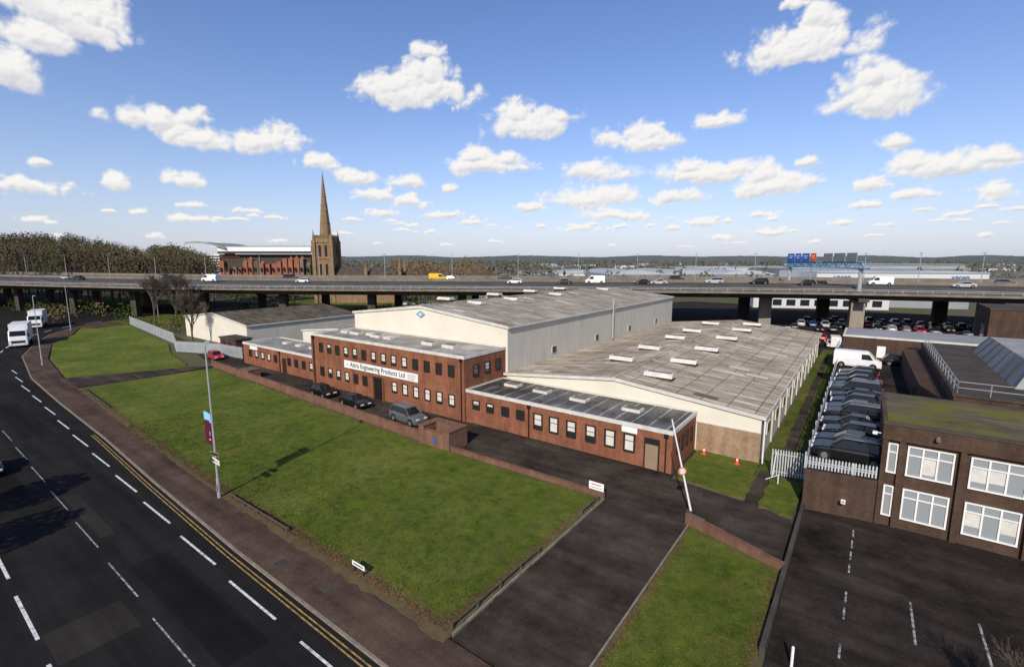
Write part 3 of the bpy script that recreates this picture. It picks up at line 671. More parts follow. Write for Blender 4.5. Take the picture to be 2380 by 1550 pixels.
def car_mesh(kind,cname,col):
    key=kind+cname
    if key in CACHE: return CACHE[key]
    pm=paint('paint_'+cname,col); mb=MB()
    if kind in KINDS:
        Ln,W,prof,(xb0,xb1,xr0,xr1,zr),wr=KINDS[kind]; hw=W/2; secs=[]
        for fx,zt,wf in prof:
            h=hw*wf; x=fx*Ln; zb=.28 if abs(fx)>.45 else .2
            secs.append([(x,-h*.92,zb),(x,-h,zb+.15),(x,-h,zt-.2),(x,-h*.96,zt-.06),(x,-h*.86,zt),(x,h*.86,zt),(x,h*.96,zt-.06),(x,h,zt-.2),(x,h,zb+.15),(x,h*.92,zb)])
        loft(mb,secs,pm)
        zb=prof[3][1]-.03
        B=[Vector((xb0*Ln,-hw*.88,zb)),Vector((xb1*Ln,-hw*.88,zb-.04)),Vector((xb1*Ln,hw*.88,zb-.04)),Vector((xb0*Ln,hw*.88,zb))]
        T=[Vector((xr0*Ln,-hw*.68,zr-.05)),Vector((xr1*Ln,-hw*.68,zr-.05)),Vector((xr1*Ln,hw*.68,zr-.05)),Vector((xr0*Ln,hw*.68,zr-.05))]
        mb.solid(B+T,[(0,1,5,4),(1,2,6,5),(2,3,7,6),(3,0,4,7)],cglass)
        rz=.05
        cen=sum(T,Vector())/4; up=[cen+(p-cen)*.86+Vector((0,0,rz)) for p in T]; lo=[cen+(p-cen)*1.03+Vector((0,0,-.03)) for p in T]
        mb.solid(lo+up,[(4,5,6,7),(0,1,5,4),(1,2,6,5),(2,3,7,6),(3,0,4,7)],pm)
        for i in range(4): mb.beam(B[i]+Vector((0,0,.0)),T[i],.055,.04,pm,5)
        for s in (0,3):
            s2=1 if s==0 else 2
            for t in (.42,): mb.beam(B[s].lerp(B[s2],t)*1.0,T[s].lerp(T[s2],t),.05,.04,black,5)
        for fx in (-.31,.31):
            for s in (-1,1):
                x=fx*Ln; mb.beam((x,s*(hw-.25),wr+.03),(x,s*(hw+.012),wr+.03),wr+.07,wr+.07,black,16); mb.beam((x,s*(hw-.22),wr),(x,s*(hw+.03),wr),wr,wr,tyre,16); mb.beam((x,s*(hw+.03),wr),(x,s*(hw+.04),wr),wr*.62,wr*.58,hub,10)
        zf=prof[-2][1]
        for s in (-1,1):
            mb.box(Ln*.455,Ln*.497,s*hw*.55-.2,s*hw*.55+.2,zf-.12,zf-.0,head); mb.box(-Ln*.503,-Ln*.48,s*hw*.72-.14,s*hw*.72+.14,prof[1][1]-.25,prof[1][1]-.05,tail)
            mb.box(xb1*Ln-.25,xb1*Ln-.1,s*(hw+.12)-.1,s*(hw+.12)+.1,zb+.02,zb+.17,pm)
        mb.box(Ln*.49,Ln*.507,-.45,.45,.35,.52,black); mb.box(-Ln*.507,-Ln*.5,-.26,.26,.6,.71,blind)
        if kind=='suv':
            for s in (-1,1): mb.beam((xr0*Ln+.1,s*hw*.62,zr+.06),(xr1*Ln-.1,s*hw*.62,zr+.06),.025,.025,hub,5)
    elif kind=='van':
        Ln,W,H=5.4,1.98,2.3; hw=W/2; secs=[]
        for x,zt,wf in ((-2.7,2.15,.93),(-2.6,H,.96),(1.0,H,.97),(1.25,2.2,.95),(1.95,1.35,.97),(2.5,1.1,.94),(2.68,.8,.86),(2.7,.5,.82)):
            h=hw*wf; sh=min(zt-.1,1.2)
            secs.append([(x,-h*.95,.28),(x,-h,.45),(x,-h,sh),(x,-h*(.9 if zt>1.5 else .95),zt-.08),(x,-h*.8,zt),(x,h*.8,zt),(x,h*(.9 if zt>1.5 else .95),zt-.08),(x,h,sh),(x,h,.45),(x,h*.95,.28)])
        loft(mb,secs,pm)
        mb.solid([(1.27,-.78,2.17),(1.27,.78,2.17),(1.94,.86,1.4),(1.94,-.86,1.4)],[(0,1,2,3)],cglass)
        mb.v[-4:]=[(x+.03,y,z+.03) for x,y,z in mb.v[-4:]]
        for s in (-1,1):
            mb.solid([(.45,s*hw*1.0,1.3),(1.75,s*hw*1.0,1.3),(1.25,s*hw*.925,2.0),(.45,s*hw*.925,2.0)],[(0,1,2,3)],cglass)
            mb.box(2.45,2.69,s*.75-.15,s*.75+.15,.75,.98,head); mb.box(-2.73,-2.68,s*.9-.08,s*.9+.08,.9,1.5,tail)
            for x in (-1.75,1.75): mb.beam((x,s*(hw-.3),.38),(x,s*(hw+.012),.38),.43,.43,black,16); mb.beam((x,s*(hw-.22),.36),(x,s*(hw+.03),.36),.36,.36,tyre,16); mb.beam((x,s*(hw+.03),.36),(x,s*(hw+.04),.36),.2,.2,hub,10)
        mb.box(2.6,2.73,-.8,.8,.35,.6,black)
    elif kind=='lorry':
        hw=1.25
        mb.box(-4.2,2.0,-hw,hw,1.0,4.1,pm); mb.box(-4.2,3.9,-.5,.5,.6,1.0,black)
        secs=[]
        for x,zt in ((2.15,3.2),(3.2,3.15),(3.75,2.2),(4.0,1.5),(4.05,.6)):
            secs.append([(x,-hw*.95,.5),(x,-hw*.97,zt-.15),(x,-hw*.85,zt),(x,hw*.85,zt),(x,hw*.97,zt-.15),(x,hw*.95,.5)])
        loft(mb,secs,pm)
        mb.solid([(3.3,-1.0,3.02),(3.3,1.0,3.02),(3.82,1.05,2.15),(3.82,-1.05,2.15)],[(0,1,2,3)],cglass); mb.box(3.95,4.08,-.9,.9,.9,1.3,black)
        for s in (-1,1):
            mb.box(2.4,3.2,s*1.2-.03,s*1.2+.03,1.9,2.8,cglass); mb.box(4.0,4.09,s*.9-.15,s*.9+.15,.65,.85,head)
            mb.box(3.3,3.45,s*1.4-.1,s*1.4+.1,1.9,2.5,black)
            for x in (-2.8,3.1): mb.beam((x,s*.8,.5),(x,s*1.19,.5),.5,.5,tyre,16); mb.beam((x,s*1.19,.5),(x,s*1.2,.5),.25,.25,hub,10)
    me=mb.mesh(key); CACHE[key]=me; return me
COL={'black':(.008,.008,.008),'charcoal':(.026,.026,.028),'silver':(.42,.43,.45),'white':(.75,.75,.74),'blue':(.02,.06,.3),'red':(.42,.02,.02),'navy':(.012,.016,.032),'yellow':(.7,.42,.01),'grey':(.10,.105,.11)}
def vehicle(name,kind,c,x,y,ang,z=0.0,jit=0,sc=1):
    o=bpy.data.objects.new(name,car_mesh(kind,c,COL[c])); scene.collection.objects.link(o)
    o.location=(x,y,z); o.rotation_euler=(0,0,ang+jit*U(-1,1)); o.scale=(sc,sc,sc); return o
pi=math.pi
vehicle('parked_suv','suv','grey',-39.2,34.4,-.08,.06)
vehicle('parked_car','saloon','black',-48.9,34.6,-.05,.06)
vehicle('parked_car','hatch','black',-56.0,34.9,-.05,.06)
vehicle('parked_car','hatch','red',-92.8,37.2,-.1,.06)
for i in range(13):
    vehicle('parked_car','suv' if i in(0,4,8) else random.choice(['saloon','hatch']),random.choice(['black','black','charcoal','black']),0.05+U(-.15,.15),41.8+2.62*i,pi,3.0,.03)
vehicle('parked_van','van','white',-.2,80.3,0,3.0); vehicle('parked_car','hatch','black',4.7,85,0,3.0); 
vehicle('parked_van','van','white',-4.3,118,pi/2+.1,0)
vehicle('moving_lorry','lorry','white',-141.5,19.9,-.25,0,0,1.12); vehicle('moving_lorry','lorry','white',-176,28.3,-.3,0,0,1.1)
vehicle('moving_car','hatch','black',-57.6,4.9,0,0)
def edge_i(x): return min(range(len(E)),key=lambda i:abs(E[i][0]-x))
for x,o,k,c in ((-222,12,'saloon','silver'),(-212,9,'saloon','charcoal'),(-195,26,'hatch','silver'),(-172,10,'suv','blue'),(-160,10,'van','white'),(-142,27,'suv','charcoal'),(-130,9,'hatch','white'),(-99,22,'van','yellow'),(-91,20,'hatch','grey'),(-80,28,'suv','black'),(-76,8,'hatch','white'),(-64,8,'saloon','charcoal'),(-58,11,'van','white'),(-46,9,'saloon','black'),(-41,8,'saloon','silver'),(-36,24,'suv','charcoal'),(-27,14,'suv','silver'),(-18,14,'suv','black'),(-10,10,'hatch','black'),(6,16,'van','white'),(20,10,'saloon','silver'),(34,25,'hatch','grey')):
    i=edge_i(x); p_=off(i,o); _,a=nrm(i); vehicle('moving_van' if k=='van' else 'moving_car',k,c,p_[0],p_[1],a+(pi if o<18 else 0),11.0 if o<18 else 11.15)
cl=['black','charcoal','silver','white','blue','red','navy','grey','silver','black']
for row in range(7):
    y=118+row*8.3
    for i in range(26):
        x=-16+i*2.75+row*.6
        if R()<.14: continue
        if abs(x-4.3+8)<1: continue
        if x>15 and y<128: continue
        vehicle('parked_car',random.choice(['hatch','saloon','saloon','suv']),random.choice(cl),x,y+U(-.3,.3),pi/2+.12+(pi if R()<.5 else 0),0)
for i in range(14): vehicle('parked_car',random.choice(['hatch','saloon']),random.choice(cl),-150+i*3.2,128+i*1.6,2.2,0)
# ---------------------------------------------------------------- street furniture
def lamp(x,y,h=11.4,ang=pi,banner=False):
    e=empty('street_lamp',(x,y,.12)); w=MB()
    w.beam((0,0,0),(0,0,1.5),.13,.12,steel,12); w.beam((0,0,1.5),(0,0,h),.085,.05,steel,12)
    c,s=math.cos(ang),math.sin(ang)
    w.beam((0,0,h),(c*.8,s*.8,h+.12),.035,.03,steel,8)
    w.obox(c*1.05,s*1.05,ang,.75,.28,h+.06,h+.18,steel); w.box(-.1,.1,-.13,-.1,.5,1.1,conc)
    w.obj('column',e)
    if banner:
        w=MB()
        def cloth(z0,z1,m,xx0=-1.15,xx1=-.1,y=-.02):
            n=8
            for i in range(n):
                a=xx0+(xx1-xx0)*i/n;b_=xx0+(xx1-xx0)*(i+1)/n; f=lambda x:y+.06*math.sin(x*7)
                sl=lambda x:(-x)*.12
                w.face([(a,f(a),z0+sl(a)),(b_,f(b_),z0+sl(b_)),(b_,f(b_),z1+sl(b_)*.4),(a,f(a),z1+sl(a)*.4)],m)
        cloth(3.95,5.7,claret); cloth(5.7,6.4,skyb); cloth(4.2,4.32,white,-.8,-.35,-.03); cloth(4.55,4.9,skyb,-.7,-.5,-.03)
        w.beam((0,0,6.45),(-1.2,0,6.42),.02,.02,black); w.beam((0,0,3.9),(-1.2,0,4.05),.02,.02,black); w.obj('banner',e)
        w=MB(); w.obox(.15,-.12,.15,1.0,.03,3.3,3.6,door_m); w.obox(.15,-.14,.15,.9,.02,3.36,3.54,frame); w.obox(.3,-.12,-.05,1.25,.03,2.75,3.12,white); w.obox(-.1,-.14,-.05,.3,.012,2.86,3.02,black); w.obox(.4,-.14,-.05,.7,.012,2.9,2.97,concd); w.obj('direction_sign',e)
    return e
lamp(-37.4,14.35,11.4,2.6,True); lamp(-110.6,17.6,11.4,2.8); lamp(-160,31.5,11,3.0); lamp(-178,56,10,3.1)
e=empty('street_name_sign',(-21.6,15.0,.14)); w=MB()
for x in (-.4,.4): w.box(x-.03,x+.03,-.03,.03,0,.6,black)
w.box(-.55,.55,-.06,-.035,.35,.62,white); w.box(-.42,.42,-.068,-.062,.45,.53,concd); w.obj('plate_and_posts',e)
e=empty('notice_board',(-14.9,31.0,.1)); w=MB()
for x in (-.4,.4): w.box(x-.03,x+.03,-.03,.03,0,1.0,timber)
w.box(-.6,.6,-.06,-.035,.55,1.15,white); w.box(-.4,.4,-.068,-.062,.92,.99,redm); w.box(-.45,.45,-.068,-.062,.7,.74,concd); w.obj('board_and_posts',e)
e=empty('barrier_gate'); w=MB(); w.box(-8.45,-8.1,31.4,31.75,.05,.95,concd); 
w.beam((-8.2,31.5,.9),(-9.45,30.5,7.3),.07,.045,white,8); w.beam((-8.2,31.5,.9),(-8.0,31.65,.2),.12,.14,black,8); w.obj('post_and_raised_arm',e)
w=MB(); t=.45; cx,cy,cz=-8.2-1.25*t,31.5-1.0*t-.09,.9+6.4*t
pinkm=M('faded_sign_red',(.55,.22,.2),(.45,.18,.17),3)
w.beam((cx,cy,cz),(cx+.02,cy-.03,cz),.27,.27,pinkm,20); w.beam((cx+.02,cy-.031,cz),(cx+.025,cy-.04,cz),.19,.19,blind,20); w.obj('sign_disc',e)
def cone(x,y):
    w=MB(); w.box(-.2,.2,-.2,.2,0,.04,orangem); w.beam((0,0,.04),(0,0,.32),.15,.1,orangem,16); w.beam((0,0,.32),(0,0,.5),.1,.07,white,16); w.beam((0,0,.5),(0,0,.75),.07,.03,orangem,16)
    o=w.obj('traffic_cone'); o.location=(x,y,.17)
cone(-10.6,43.9); cone(-7.7,43.3)
w=MB(); w.beam((-1.2,22.2,0),(-1.2,22.2,1.0),.06,.06,white,10); w.beam((-1.2,22.2,1.0),(-1.2,22.2,1.04),.06,.03,white,10); w.obj('marker_post')
for x,y in ((-22,13.2),(-26,12.9),(-9,36.0),(-5.5,33.4),(-38,12.8)):
    w=MB(); w.box(x-.35,x+.35,y-.3,y+.3,.0,.127 if y<14 else .068,concd); w.obj('manhole_cover')
for (x,y) in ((-205,62),(-196,80),(-186,60)):
    w=MB(); w.beam((x,y,0),(x,y,3.4),.06,.06,black,8); w.box(x-.2,x+.2,y-.15,y+.15,2.4,3.5,black); w.obj('traffic_signal')
# ---------------------------------------------------------------- trees
def bare_tree(name,x,y,h,seed,spread=.5,tw=.012):
    rs=random.Random(seed); mb=MB()
    def br(p,d,l,r,dep):
        q=p+d*l; mb.beam(p,q,r,r*.68,bark,5 if dep<3 else 3,False)
        if dep>=7: return
        n=3 if dep<5 else 2
        if dep==0: n=4
        for i in range(n):
            ax=Vector((rs.uniform(-1,1),rs.uniform(-1,1),rs.uniform(-.3,.5)))
            nd=(d+ax*spread*(1.1 if dep else .8)+Vector((0,0,.12))).normalized()
            br(q if rs.random()<.6 else p+d*l*rs.uniform(.6,.95),nd,l*rs.uniform(.62,.85),max(tw,r*.6),dep+1)
    br(Vector((x,y,0)),Vector((rs.uniform(-.05,.05),0,1)).normalized(),h*.24,h*.018,0)
    return mb.obj(name)
bare_tree('bare_tree',-147,45.5,18,1,.5,.03); bare_tree('bare_tree',-114,41.5,13,5,.55,.025); bare_tree('bare_tree',-152,52,16,9,.5,.03)
bare_tree('bare_tree',6.3,22.4,4.6,12,.6,.006)
def clumps(mb,x,y,z,rx,rz,n,s,m):
    for i in range(n):
        while True:
            a,b_,c=U(-1,1),U(-1,1),U(-1,1)
            if a*a+b_*b_+c*c<=1: break
        px,py,pz=x+a*rx,y+b_*rx,z+c*rz; d1=Vector((U(-1,1),U(-1,1),U(-1,1))).normalized(); d2=d1.orthogonal().normalized(); k=s*U(.5,1.3)
        P=Vector((px,py,pz)); mb.face([P-d1*k,P+d2*k*.5,P+d1*k*.8,P-d2*k*.4],m)
for x,y in ((-46.3,-5.5),(-39.5,-7.5)):  # out-of-view trees, added to cast shadows onto the road
    w=MB(); w.beam((x,y,0),(x,y,7),.2,.1,bark,8)
    for k in range(7):
        a=k*.9; w.beam((x,y,5.5+k*.2),(x+math.cos(a)*1.8,y+math.sin(a)*1.8,7.5+k*.3),.07,.03,bark,5)
    clumps(w,x,y,8.3,2.5,1.9,900,.3,fol_green); w.obj('shadow_caster_tree')
w=MB()
prof=[(-1190,545),(-1090,543),(-990,550),(-930,562),(-890,573),(-860,575),(-790,566),(-740,578),(-690,600),(-640,625)]
def topv(uu):
    for i in range(len(prof)-1):
        if prof[i][0]<=uu<=prof[i+1][0]:
            t=(uu-prof[i][0])/(prof[i+1][0]-prof[i][0]); return prof[i][1]+(prof[i+1][1]-prof[i][1])*t
    return prof[0][1]
for i in range(520):
    d=U(205,330); uu=U(-1330,-690); r=uu/1137*d
    top=17.5+(605-topv(uu))*d/1137*(1 if d>270 else U(.55,.85))+U(-3.5,1.2); x,y=V(r,d); h=U(8,13)
    base=top-h; w.beam((x,y,max(0,base-12)),(x,y,top-3),.4,.1,bark,4,False)
    for k in range(6): 
        a=U(0,6.28); w.beam((x,y,base+h*U(.2,.6)),(x+math.cos(a)*2.6,y+math.sin(a)*2.6,top-U(.3,2.5)),.16,.06,bark,3,False)
    clumps(w,x,y,base+h*.55,U(2.4,4.6),h*.5,85,U(.4,.65),fol_green if R()<.1 else fol_wood)
w.obj('hillside_woodland')
hb=MB()
for i in range(14):
    r0,r1=-520+i*28,-520+(i+1)*28
    z=lambda r:max(0,min(17,(-r-150)*.12))
    a,b_=V(r0,215),V(r1,215); c,d_=V(r1*1.25,340),V(r0*1.25,340)
    hb.face([(*a,0),(*b_,0),(*c,z(r1)),(*d_,z(r0))],farground)
hb.obj('wooded_hill')
w=MB()
for i in range(70):
    d=U(195,260); uu=U(-290,-60); r=uu/1137*d; x,y=V(r,d); top=17.5+(605-U(592,616))*d/1137; w.beam((x,y,0),(x,y,top-2),.2,.06,bark,4,False); clumps(w,x,y,top-4.5,3.5,4.5,90,.4,fol_red)
for i in range(40):
    d=U(180,250); uu=U(-700,-460); r=uu/1137*d; x,y=V(r,d); clumps(w,x,y,4,3,4,50,.5,fol_wood)
w.obj('churchyard_trees')
w=MB()
for i in range(110):
    d=U(136,176); uu=U(-690,300) if i<70 else U(-1180,-880); r=uu/1137*d; x,y=V(r,d)
    if i>=70 and y<-3*x-480: pass
    clumps(w,x,y,1.2 if i<70 else 2.2,2.2,1.6 if i<70 else 2.6,45,.35,fol_green if R()<.6 else fol_red)
for i in range(30):
    x,y=-160+U(0,50),47+U(-3,14); clumps(w,x,y,1.2,2,1.6,60,.3,fol_green if R()<.5 else fol_wood)
w.obj('hedges_and_scrub')
b=MB(); b.prism([V(-200,126),V(-20,122),V(-10,240),V(-60,260),V(-190,250)],-.05,-.02,grassb); b.obj('park_lawn')
# ---------------------------------------------------------------- church
ch=empty('church_with_spire',(*V(-77.5,205),0)); ch.rotation_euler=(0,0,.6); ch.scale=(.8,.8,1)
w=MB(); w.box(-4.6,4.6,-4.6,4.6,0,26.6,stone)
for sx in (-1,1):
    for sy in (-1,1):
        w.box(sx*4.6-.9,sx*4.6+.9,sy*4.6-.9,sy*4.6+.9,0,25.5,stone); w.beam((sx*4.6,sy*4.6,25.5),(sx*4.6,sy*4.6,30),.8,.05,stone,4)
for zz in (10,18,24.6): w.box(-5.0,5.0,-5.0,5.0,zz,zz+.5,stone)
for i in range(7):
    for sy in (-4.65,4.65): w.box(-4+i*1.25,-3.4+i*1.25,sy-.2,sy+.2,26.6,27.7,stone); w.box(sy-.2,sy+.2,-4+i*1.25,-3.4+i*1.25,26.6,27.7,stone)
w.obj('tower',ch)
w=MB()
for zz,h in ((11.5,4.5),(19,4.6)):
    for x in (-1.6,1.6):
        for s in (-1,1): w.box(x-.6,x+.6,s*4.7-.05,s*4.7+.05,zz,zz+h,black); w.box(s*4.7-.05,s*4.7+.05,x-.6,x+.6,zz,zz+h,black)
w.obj('belfry_openings',ch)
w=MB(); w.beam((0,0,26.6),(0,0,53.5),3.3,.06,stone,8); 
for a in (0,pi/2,pi,3*pi/2):
    for zz,rr,sz in ((31,2.35,.6),(39,1.45,.4)): w.obox(math.cos(a)*rr,math.sin(a)*rr,a,.6,sz,zz,zz+1.3,stone)
for zz in (32.5,37.5,43,48): w.beam((0,0,zz),(0,0,zz+.3),3.3*(53.5-zz)/26.9+.12,3.3*(53.5-zz)/26.9+.1,stone,8)
w.obj('spire',ch)
w=MB(); 
w.box(4.6,40,-5,5,0,10,stone); w.solid([(4.6,-5.4,10),(40,-5.4,10),(40,5.4,10),(4.6,5.4,10),(4.6,0,14.8),(40,0,14.8)],[(0,1,5,4),(2,3,4,5),(1,2,5),(3,0,4)],concd)
for x,s in ((22,1),(39.5,1.1)):
    for y in (-5,5): w.box(x-.8,x+.8,y-.8,y+.8,0,13*s,stone); w.beam((x,y,13*s),(x,y,17*s),.9,.05,stone,6)
w.obj('nave',ch)
# stadium
st=empty('football_stadium',(*V(-199,385),0)); st.rotation_euler=(0,0,YAW)
w=MB()
w.box(-25,44,-8,6,0,22,concd); w.box(-25,46,-12,30,24,27.4,white); w.box(-25,46,-12.2,-12,22.5,24.2,concd)  # dark strip below the white roof paints its shaded underside
for i in range(16):
    x=-25+i*4.4; hh=U(11,19); w.box(x,x+U(2.5,4.2),-10-U(0,1.5),-8.2,0,hh,redbrickfar if R()<.7 else random.choice([farground,conc]))
    if R()<.5: w.solid([(x,-10.5,hh),(x+4,-10.5,hh),(x+2,-10.5,hh+2.4)],[(0,1,2)],redbrickfar)
    w.box(x+.5,x+2,-12.1,-11.9,9,12,glass)
w.solid([(-25,-9,20),(-10,-9,20),(-17.5,-9,25)],[(0,1,2)],redbrickfar)
w.box(-44,-28,-5,30,0,22,white); 
for i in range(8): w.box(-44.2,-27.8,-5.4,-5,6+i*2,7+i*2,concd)
n=10
for i in range(n):
    a=i/n;b_=(i+1)/n; z=lambda t:25+6.5*math.sin(math.pi*(.1+.55*(1-t)));
    w.solid([(-48+30*a,-14,z(a)),(-48+30*b_,-14,z(b_)),(-48+30*b_,34,z(b_)),(-48+30*a,34,z(a)),(-48+30*a,-14,z(a)-1.2),(-48+30*b_,-14,z(b_)-1.2)],[(0,1,2,3),(4,5,1,0)],roof_grey)
for i in range(12): w.beam((-25+i*6.3,-12,27.4),(-25+i*6.3,30,29.5),.25,.25,white,4)
w.obj('stands',st)
def dist_building(name,r,d,wd,dp,h,ang,mw_,mr,curve=0):
    e=empty(name,(*V(r,d),0)); e.rotation_euler=(0,0,YAW+ang); w=MB(); w.box(-wd/2,wd/2,0,dp,0,h,mw_); n=8
    nb=max(1,int(wd/30)); bw=wd/nb
    for k in range(nb):
        for i in range(n):
            a,b_=i/n,(i+1)/n; z=lambda t:h+curve*math.sin(math.pi*t)+.05
            xa,xb=-wd/2+bw*(k+a),-wd/2+bw*(k+b_)
            w.solid([(xa,-.5,z(a)),(xb,-.5,z(b_)),(xb,dp,z(b_)),(xa,dp,z(a)),(xa,-.5,h-.3),(xb,-.5,h-.3)],[(0,1,2,3),(4,5,1,0)],mr)
    w.obj('walls_and_roof',e); return e
farw=M('far_white_cladding',(.55,.57,.58),(.48,.5,.52),.05); farg=M('far_grey_cladding',(.27,.29,.3),(.2,.22,.24),.05); farr=M('far_roof',(.38,.40,.42),(.3,.32,.35),.03)  # distance haze is mixed into these bluish grey colours
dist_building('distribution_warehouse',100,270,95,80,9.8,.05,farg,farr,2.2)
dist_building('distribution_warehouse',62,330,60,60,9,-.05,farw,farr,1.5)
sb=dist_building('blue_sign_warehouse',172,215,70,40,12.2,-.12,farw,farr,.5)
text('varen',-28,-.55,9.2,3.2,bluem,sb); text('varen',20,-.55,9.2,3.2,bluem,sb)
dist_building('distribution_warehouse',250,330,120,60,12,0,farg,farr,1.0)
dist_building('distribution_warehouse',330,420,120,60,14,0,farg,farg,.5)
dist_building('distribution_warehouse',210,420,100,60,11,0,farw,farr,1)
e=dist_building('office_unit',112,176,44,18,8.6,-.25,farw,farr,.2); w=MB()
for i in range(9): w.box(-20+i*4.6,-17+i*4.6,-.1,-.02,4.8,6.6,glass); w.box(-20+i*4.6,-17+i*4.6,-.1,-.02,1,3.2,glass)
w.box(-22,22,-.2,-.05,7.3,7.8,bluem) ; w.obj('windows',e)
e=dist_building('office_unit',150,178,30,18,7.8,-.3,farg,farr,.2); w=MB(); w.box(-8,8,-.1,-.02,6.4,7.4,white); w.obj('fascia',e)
w=MB(); tr=MB()
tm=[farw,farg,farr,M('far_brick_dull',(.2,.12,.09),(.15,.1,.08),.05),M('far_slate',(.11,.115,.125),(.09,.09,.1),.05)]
for i in range(900):
    d=240+1500*R()**1.6; r=U(-1.1,1.15)*d
    if r<-.4*d and d<420: continue
    x,y=V(r,d); a=U(0,3)
    if R()<.25 and r>0: w.obox(x,y,a*.1+YAW,U(15,60),U(15,40),0,U(4,9),random.choice(tm[:3]))
    else:
        l,wd,h=U(7,18),U(7,10),U(4.5,6.5); w.obox(x,y,a,l,wd,0,h,tm[3]); c,s=math.cos(a),math.sin(a)
        P=[(x+px*c-py*s,y+px*s+py*c,z) for px,py,z in ((-l/2,-wd/2,h),(l/2,-wd/2,h),(l/2,wd/2,h),(-l/2,wd/2,h),(-l/2,0,h+2.6),(l/2,0,h+2.6))]
        w.solid(P,[(0,1,5,4),(2,3,4,5),(1,2,5),(3,0,4)],tm[4])
w.obj('distant_town')
for i in range(1700):
    d=230+1500*R()**1.4; r=U(-1.1,1.15)*d
    if r<-.4*d and d<420: continue
    x,y=V(r,d); h=U(6,12)+d*.006; clumps(tr,x,y,h*.5,U(4,8),h*.5,22,1.4+d*.0012,fol_far)
tr.obj('distant_trees')
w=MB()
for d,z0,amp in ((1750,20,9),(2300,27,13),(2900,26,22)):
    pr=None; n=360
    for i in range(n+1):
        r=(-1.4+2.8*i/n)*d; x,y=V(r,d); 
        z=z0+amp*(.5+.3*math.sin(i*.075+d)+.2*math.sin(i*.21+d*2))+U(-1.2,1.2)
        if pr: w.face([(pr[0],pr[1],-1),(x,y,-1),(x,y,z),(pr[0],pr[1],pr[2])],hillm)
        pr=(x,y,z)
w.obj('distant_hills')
# ---------------------------------------------------------------- sun, sky
sd=Vector((.29,-.957,0)).normalized(); EL=math.radians(34); tosun=Vector((sd.x*math.cos(EL),sd.y*math.cos(EL),math.sin(EL)))
s=bpy.data.lights.new('sun','SUN'); s.energy=4.7; s.angle=math.radians(.53); s.color=(1,.92,.79)
so=bpy.data.objects.new('sun',s); scene.collection.objects.link(so); so.rotation_euler=(-tosun).to_track_quat('-Z','Y').to_euler()
# procedural cumulus field, computed once over azimuth x elevation
PXD=14; W_,H_=360*PXD,48*PXD; E0=-3.0
rng=np.random.RandomState(11)
def vn(nx,ny):
    g_=rng.rand(ny+2,nx).astype(np.float32)
    x=np.arange(W_)/W_*nx; y=np.arange(H_)/H_*ny; xi=x.astype(int)%nx; yi=y.astype(int)
    fx=(x-np.floor(x)); fy=y-yi; fx=(fx*fx*(3-2*fx)).astype(np.float32)[None,:]; fy=(fy*fy*(3-2*fy)).astype(np.float32)[:,None]
    x1=(xi+1)%nx; A=g_[yi]; B_=g_[yi+1]
    return (A[:,xi]*(1-fx)+A[:,x1]*fx)*(1-fy)+(B_[:,xi]*(1-fx)+B_[:,x1]*fx)*fy
def fbm(f,octv,gain=.55,billow=False):
    s_=0;a=1;t=0
    for k in range(octv):
        n_=vn(max(2,int(360*f)),max(2,int(48*f*1.15))); 
        if billow: n_=np.abs(2*n_-1)
        s_=s_+a*n_; t+=a; a*=gain; f*=2.03
    return s_/t
azg=(np.arange(W_,dtype=np.float32)+.5)/PXD-180; elg=(np.arange(H_,dtype=np.float32)+.5)/PXD+E0
AZ,ELV=np.meshgrid(azg,elg)
wx1=fbm(.28,4)-.5; wy1=fbm(.28,4)-.5; wx2=fbm(.8,3)-.5; wy2=fbm(.8,3)-.5
b1=fbm(.42,5,.6,True); b2=fbm(1.1,3,.62,True); f1=fbm(.5,5,.65); 
